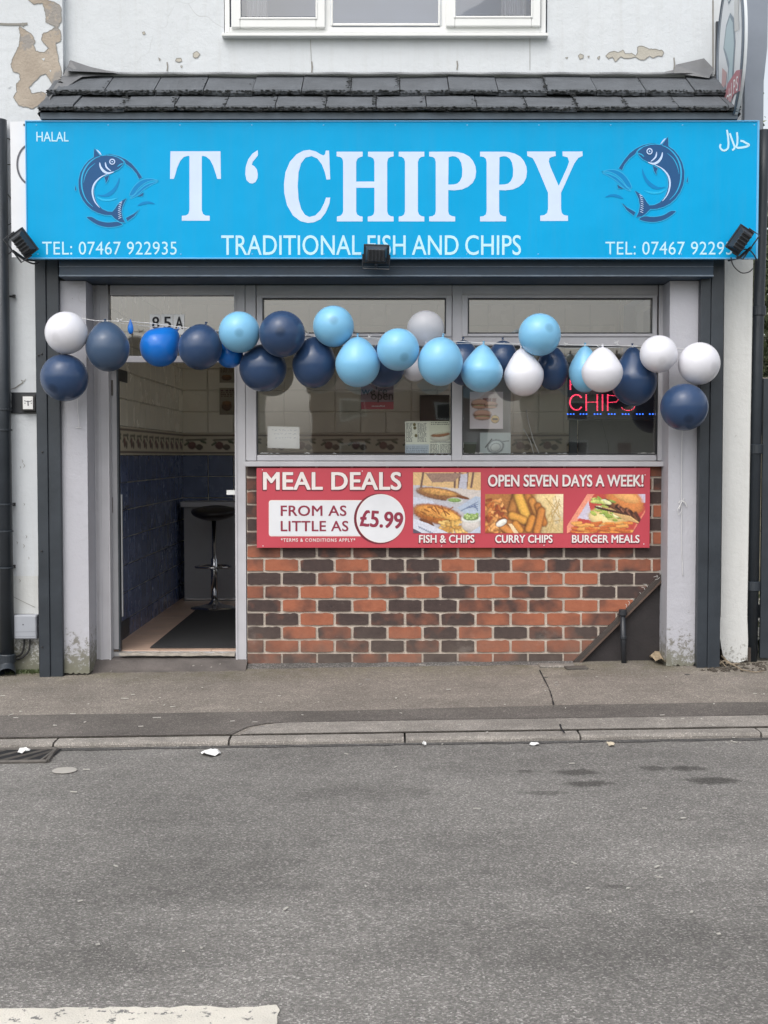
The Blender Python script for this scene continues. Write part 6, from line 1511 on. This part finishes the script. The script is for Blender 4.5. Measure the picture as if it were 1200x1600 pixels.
# ------------------------------------------------------------------ street bits
def gpt(px, py, dz=0):
    z = -.05
    for _ in range(5): p_ = on_z(px, py, z); z = gz(p_.x, p_.y)+dz
    return Vector((p_.x, p_.y, z))
gr = thing('drain_grate', 'iron drain grate beside the kerb at the left edge of the road', 'drain', tuple(gpt(20, 1190)))
def ground_quad(pxs): return [gpt(*q) for q in pxs]
g0 = gpt(-60, 1197); gx0, gx1, gy0, gy1 = -2.45, -1.56, KY-.30, KY-.03; gzv = lambda x: slope(x)-.088
decal('shade_sheet', [(gx0, gy0), (gx1, gy0), (gx1, gy1), (gx0, gy1)], .0055, MAT['shade'], parent=None, kind='structure').name = 'drain_shade_sheet'  # flat black sheet on the road, painting the shade below the grate bars
mb = MB(); zf = lambda x, y: gz(x, y)+.004
for i in range(9):
    x = gx0+.06+i*.1
    a = Vector((x, gy0+.01, zf(x, gy0))); b = Vector((min(x+.16, gx1-.02), gy1-.01, zf(x, gy1)))
    mb.tube([a, b], .011, 5)
mb.build('grate_bar', MAT['cast'], gr)
mb = MB()
for (a, b) in (((gx0, gy0), (gx1, gy0)), ((gx1, gy0), (gx1-.03, gy1)), ((gx1-.03, gy1), (gx0, gy1))):
    mb.tube([Vector((*a, zf(*a))), Vector((*b, zf(*b)))], .012, 6)
mb.build('grate_frame', MAT['cast'], gr)
def litter(px, py, w, h, m, label, cat='litter', seed=1, tall=.01, nm='litter_scrap'):
    c = gpt(px, py, .004); r = random.Random(seed); n = 11; mb = MB(); vs = [(c.x, c.y, c.z+tall)]
    sx = w/2*(DIST+c.y)/FPX; sy_ = h/2*(DIST+c.y)**2/FPX/(EYE-c.z)
    for k in range(n):
        t = 2*pi*k/n; q = r.uniform(.65, 1.1); vs.append((c.x+sx*q*cos(t), c.y+sy_*q*sin(t), c.z+r.uniform(0, tall*.8)))
    for k in range(n):
        t = 2*pi*k/n; vs.append((c.x+sx*.55*cos(t), c.y+sy_*.55*sin(t), c.z+r.uniform(.1, 1.1)*tall))
    fs = [(0, 1+n+k, 1+n+(k+1) % n) for k in range(n)]+[(1+n+k, 1+k, 1+(k+1) % n, 1+n+(k+1) % n) for k in range(n)]
    o = mb.add(vs, fs).build(nm, m, origin=tuple(c)); tag(o, label, cat)
litter(330, 1178, 40, 9, MAT['paper'], 'crumpled white paper scrap in the gutter left of centre', tall=.02, seed=4, nm='paper_scrap')
litter(1023, 1030, 25, 20, M('tan_wrapper', (.42, .33, .22), .3, 30, .9, .4), 'crumpled tan wrapper on the ground by the black plinth', tall=.055, seed=7, nm='food_wrapper')
litter(835, 1163, 18, 5, MAT['paper'], 'flat white scrap in the gutter below the sloping board', seed=9, nm='paper_scrap')
litter(954, 1163, 15, 7, M('pale_scrap', (.55, .48, .36), .2, 30, .9, .2), 'pale folded scrap lying in the gutter right of centre', seed=11, nm='paper_scrap')
litter(663, 1165, 8, 6, MAT['paper'], 'tiny white scrap standing in the gutter near the middle', seed=12, tall=.02, nm='paper_scrap')
litter(37, 1178, 24, 4, MAT['paper'], 'white scrap caught on the drain grate', seed=13, tall=.03, nm='paper_scrap')
mb = MB(); rr = random.Random(17)
for _ in range(70):
    px_, py_ = rr.uniform(0, 1200), rr.choice((rr.uniform(1055, 1135), rr.uniform(1175, 1500), rr.uniform(1095, 1160)))
    c = gpt(px_, py_, .006); a = rr.uniform(0, pi); l = rr.uniform(.003, .013); w2 = rr.uniform(.0015, .004)
    mb.obox(Matrix.Translation(c) @ Matrix.Rotation(a, 4, 'Z'), l*2, w2*2, .003)
for (x, y, l) in ((195, 1091, .030), (114, 1115, .02), (4, 1087, .02), (270, 1104, .02), (701, 1077, .018), (86, 1133, .015), (1035, 1117, .018), (1036, 1124, .016), (245, 1121, .03), (135, 1202, .022), (115, 1237, .022), (745, 1263, .02), (660, 1039, .03), (437, 1087, .012)):
    c = gpt(x, y, .006); mb.obox(Matrix.Translation(c) @ Matrix.Rotation(rr.uniform(-.4, .4), 4, 'Z'), l*1.4, .006, .003)
o = mb.build('litter_crumbs', M('dirty_crumb', (.45, .43, .39), .3, 30, .9, 0), origin=(0, -1, 0)); tag(o, 'tiny pale crumbs and cigarette ends scattered over road and pavement', 'litter', kind='stuff')
c = gpt(101, 1204, .004); o = MB().lathe([(.052, 0), (.055, .001), (.053, .003), (.03, .004)], c, 28).build('flattened_lid', MAT['gum'], origin=tuple(c)); tag(o, 'flat pale round lid lying on the road beside the drain', 'lid')
c = gpt(900, 1043, .006); mb = MB(); mb.obox(Matrix.Translation(c) @ Matrix.Rotation(.1, 4, 'Z'), .135, .085, .012); o = mb.build('iron_plate', MAT['cast'], origin=tuple(c), bevel=.003); tag(o, 'small dark metal plate on the pavement at the foot of the sloping board', 'plate')
c = gpt(870, 1040, .004); mb = MB(); mb.obox(Matrix.Translation(c), .22, .10, .016); o = mb.build('concrete_pad', MAT['slab'], origin=tuple(c), bevel=.008); tag(o, 'worn concrete pad on the pavement left of the metal plate', 'pad')
# dry stalks at the foot of the white pier
tw_ = thing('dry_weeds', 'tangle of dry stalks and roots at the foot of the right white pier', 'weeds', tuple(gpt(1140, 1042)))
mb = MB()
def g2(px_, py_, dz): q = gpt(px_, py_); q.z += dz; return q
for pts, r_ in ((((1122, 1026, .06), (1128, 1036, .04), (1140, 1041, .02), (1160, 1050, .012), (1180, 1053, .01), (1194, 1051, .012)), .006), (((1124, 1042, .02), (1132, 1040, .03), (1142, 1043, .02), (1157, 1041, .015)), .008), (((1118, 1043, .01), (1126, 1040, .03), (1134, 1044, .01)), .005), (((1115, 1022, .08), (1118, 1032, .04), (1114, 1040, .01)), .004), (((1127, 1028, .07), (1130, 1034, .04), (1136, 1042, .02)), .007)):
    mb.tube([g2(x, y, dz) for x, y, dz in pts], [r_*(1-.6*i/len(pts)) for i in range(len(pts))], 6)
mb.build('stalk', MAT['dead'], tw_, smooth=True)
mb = MB(); rr = random.Random(6)
for _ in range(200):
    c = g2(rr.gauss(1128, 16) if rr.random() < .5 else rr.uniform(1105, 1198), rr.uniform(1036, 1050), .004); c.y = min(c.y, -.01) if c.x < 2.2 else c.y
    a = rr.uniform(0, pi); l = rr.uniform(.005, .03); mb.obox(Matrix.Translation(c) @ Matrix.Rotation(a, 4, 'Z') @ Matrix.Rotation(rr.uniform(-.6, .6), 4, 'X'), l, l*rr.uniform(.15, .5), .004)
mb.build('leaf_litter', MAT['bark'], tw_, kind='stuff')
# moss and weeds along the left foot
mb = MB(); rr = random.Random(16)
for _ in range(420):
    x = rr.uniform(0, 60); c = at(x, 0, NY-.02); gx = c.x; y = NY-.01-abs(rr.gauss(0, .03)); z = gz(gx, y)
    for q in range(3):
        a = rr.uniform(0, 2*pi); l = rr.uniform(.006, .018); b = Vector((gx+rr.uniform(-.01, .01), y, z)); tip = b+Vector((cos(a)*l, sin(a)*l*.6, l*1.2)); s_ = Vector((-sin(a), cos(a), 0))*.0035
        mb.add([b-s_, b+s_, tip], [(0, 1, 2)])
o = mb.build('moss_tufts', MAT['leaf1'], origin=tuple(at(30, 1050, NY))); tag(o, 'low green moss along the foot of the left pier', 'moss', kind='stuff')

# ------------------------------------------------------------------ yard at the right
gt = thing('slatted_gate', 'dark slate painted boarded gate at the right edge', 'gate', (2.75, -.1, 0))
gtop = at(1195, 591, -.08).z; gx_0 = at(1190.5, 800, -.08).x
for k in range(10):
    x = gx_0+k*.1; MB().box(x, x+.094, -.08, -.055, .05, gtop).build('gate_board', MAT['navy'], gt, bevel=.003)
mb = MB(); mb.box(gx_0, gx_0+1, -.055, -.02, .3, .38); mb.box(gx_0, gx_0+1, -.055, -.02, gtop-.35, gtop-.27); mb.build('gate_rail', MAT['navy'], gt)
gp = thing('gate_post', 'square brick gate pier beyond the right edge of the gate', 'pier', (gx_0+1.15, 0, 0))
for k in range(24):
    for h in range(2):
        x = gx_0+1.04+(h*.165 if k % 2 else h*.11); MB().box(x, x+(.155 if k % 2 else (.10 if h == 0 else .215)), -.15, .12, .05+k*.075, .05+k*.075+.065).build('brick', MAT['brick'], gp)
MB().box(gx_0+1.045, gx_0+1.36, -.142, .11, -.1, 1.86).build('mortar_core', MAT['mortar'], gp)
gw = thing('garden_wall', 'pale stone wall of the yard seen past the corner pipe', 'wall', (3, 4, 0))
rr = random.Random(31); bs_ = []
for k in range(14):
    x = 2.42+(.2 if k % 2 else 0)
    while x < 6.2:
        w2 = rr.uniform(.28, .42); MB().box(x, x+w2-.012, 4.0+rr.uniform(-.006, .006), 4.2, -.2+k*.16, -.2+k*.16+.148).build('stone', M('yard_stone', (.30, .27, .19), .3, 6, .95, .5, 50) if not bs_ else bs_[0], gw, bevel=.004)
        if not bs_: bs_.append(bpy.data.materials['yard_stone'])
        x += w2
MB().box(2.42, 6.2, 4.02, 4.18, -.3, 2.04).build('mortar_core', MAT['mortar'], gw)
bn = thing('dark_bin', 'dark maroon bin in the yard behind the corner pipe', 'bin', (2.75, 2.4, 0))
MB().box(2.48, 2.95, 2.2, 2.7, .35, .95).build('bin_body', M('maroon_plastic', (.07, .025, .03), .2, 5, .5, 0), bn, bevel=.02); MB().box(2.46, 2.97, 2.17, 2.73, .95, 1.0).build('bin_lid', MAT['plastic'], bn, bevel=.01); MB().box(2.5, 2.93, 2.22, 2.68, -.02, .35).build('bin_base', MAT['plastic'], bn)
def leaves(mb, cx, cy, cz, rx, ry, rz, n, size, seed, clump=26):
    r = random.Random(seed); cl = [(r.gauss(0, .5), r.gauss(0, .5), r.gauss(0, .5)) for _ in range(clump)]
    for _ in range(n):
        q = r.choice(cl); p_ = Vector((cx+rx*(q[0]+r.gauss(0, .16)), cy+ry*(q[1]+r.gauss(0, .16)), cz+rz*(q[2]+r.gauss(0, .16))))
        a = Vector((r.gauss(0, 1), r.gauss(0, 1), r.gauss(0, 1))).normalized(); b = a.cross(Vector((r.gauss(0, 1), r.gauss(0, 1), r.gauss(0, 1)))).normalized(); s_ = size*r.uniform(.5, 1.2)
        mb.add([p_-a*s_, p_+b*s_*.45, p_+a*s_, p_-b*s_*.45], [(0, 1, 2, 3)], r.random() < .4)
def tree(label, x, y, h, cw, n, seed, size, sparse=False, name='tree'):
    t_ = thing(name, label, 'tree', (x, y, -.1)); r = random.Random(seed)
    mb = MB(); mb.tube([(x, y, -.2), (x+.1, y, h*.3), (x-.05, y+.1, h*.6), (x, y, h*.9)], [.16, .13, .08, .02], 9)
    for k in range(16):
        z = h*r.uniform(.25, .85); a = r.uniform(0, 2*pi); l = cw*r.uniform(.5, 1); mb.tube([(x, y, z), (x+cos(a)*l*.5, y+sin(a)*l*.5, z+l*.25), (x+cos(a)*l, y+sin(a)*l, z+l*.65)], [.05, .03, .01], 6)
    mb.build('trunk', MAT['bark'], t_, smooth=True)
    mb = MB(); leaves(mb, x, y, h*.68, cw, cw, h*.34, n, size, seed, 40 if not sparse else 22); mb.build('crown', [MAT['leaf1'], MAT['leaf2']], t_)
tree('dense ivy clad tree rising behind the yard wall at the right edge', 4.6, 6.5, 4.6, 1.3, 16000, 1, .055)
tree('taller thin leaved tree against the sky at the right edge', 6.6, 11, 7.2, 1.5, 5000, 2, .06, True)
tree('round green tree further back beyond the yard', 9.5, 17, 6.0, 2.6, 16000, 3, .08)
tree('broad hedge tree at the far end of the yard', 8.2, 13.5, 4.2, 2.2, 16000, 4, .08)
dn = thing('dandelion', 'yellow dandelion flower beside the foot of the corner pipe', 'flower', (2.52, .25, 0))
c = at(1181.5, 974, .25); mb = MB(); mb.tube([c+Vector((.03, 0, -.25)), c+Vector((.01, 0, -.1)), c], .003, 5); leaves(mb, c.x+.03, .25, c.z-.2, .04, .06, .06, 60, .03, 5); mb.mi = [0]*len(mb.f); mb.build('stem', MAT['leaf1'], dn)
bm = bmesh.new(); bmesh.ops.create_icosphere(bm, subdivisions=2, radius=.014); me = bpy.data.meshes.new('flower_head'); bm.to_mesh(me); bm.free(); link('flower_head', me, MAT['gold'], dn, c-org(dn))
mb = MB(); leaves(mb, 3.3, 1.4, .12, .8, 1.0, .12, 3000, .03, 9, 60); o = mb.build('ground_weeds', [MAT['leaf1'], MAT['leaf2']], origin=(3.3, 1.4, 0)); tag(o, 'low weeds covering the yard ground behind the gate', 'weeds', kind='stuff')

# ------------------------------------------------------------------ houses across the field behind the camera (seen in the glass)
def house(x, y, w, d_, h, rh, m, label, gable=False):
    t_ = thing('distant_house', label, 'house', (x, y, 0), 'houses across the field')
    MB().box(x-w/2, x+w/2, y-d_, y, -.4, h).build('wall', m, t_)
    mb = MB()
    if gable: mb.add([(x-w/2-.3, y+.3, h), (x+w/2+.3, y+.3, h), (x, y+.3, h+rh), (x-w/2-.3, y-d_, h), (x+w/2+.3, y-d_, h), (x, y-d_, h+rh)], [(0, 1, 2), (3, 5, 4), (0, 2, 5, 3), (1, 4, 5, 2), (0, 3, 4, 1)])
    else: mb.add([(x-w/2-.3, y+.4, h), (x+w/2+.3, y+.4, h), (x+w/2+.3, y-d_/2, h+rh), (x-w/2-.3, y-d_/2, h+rh), (x+w/2+.3, y-d_-.3, h), (x-w/2-.3, y-d_-.3, h)], [(0, 1, 2, 3), (3, 2, 4, 5), (1, 4, 2), (0, 3, 5), (0, 5, 4, 1)])
    mb.build('roof', MAT['farroof'], t_)
    mb = MB(); mb.box(x+w*.2, x+w*.2+.7, y-d_/2-.4, y-d_/2+.4, h+rh*.4, h+rh+.9); mb.build('chimney', MAT['fardark'], t_)
    for i in range(2):
        for z in (1.0, 3.6):
            xx = x-w*.27+i*w*.54-.8
            o = MB().box(xx, xx+1.6, y-.02, y+.05, z, z+1.2).build('window', MAT['upvc'], t_)
            g = MB().box(xx+.1, xx+1.5, y+.05, y+.07, z+.1, z+1.1).build('pane', MAT['black'], o)
    MB().box(x-.5, x+.5, y, y+.06, 0, 2.1).build('door', MAT['fardark'], t_)
house(-11.5, -62, 9, 7, 5.0, 2.6, MAT['farwall'], 'pale gabled house across the field mirrored at the left of the glass', True)
house(-24, -62, 9, 7, 5.0, 2.6, MAT['fardark'], 'brick house at the far left across the field')
house(1, -72, 11, 8, 5.2, 2.6, MAT['fardark'], 'brick pair of houses far across the field in the middle')
house(15, -72, 11, 8, 5.2, 2.6, MAT['farwall'], 'pale rendered house far across the field, right of the brick pair')
house(30, -70, 11, 8, 5.2, 2.6, MAT['fardark'], 'brick house at the far right across the field')
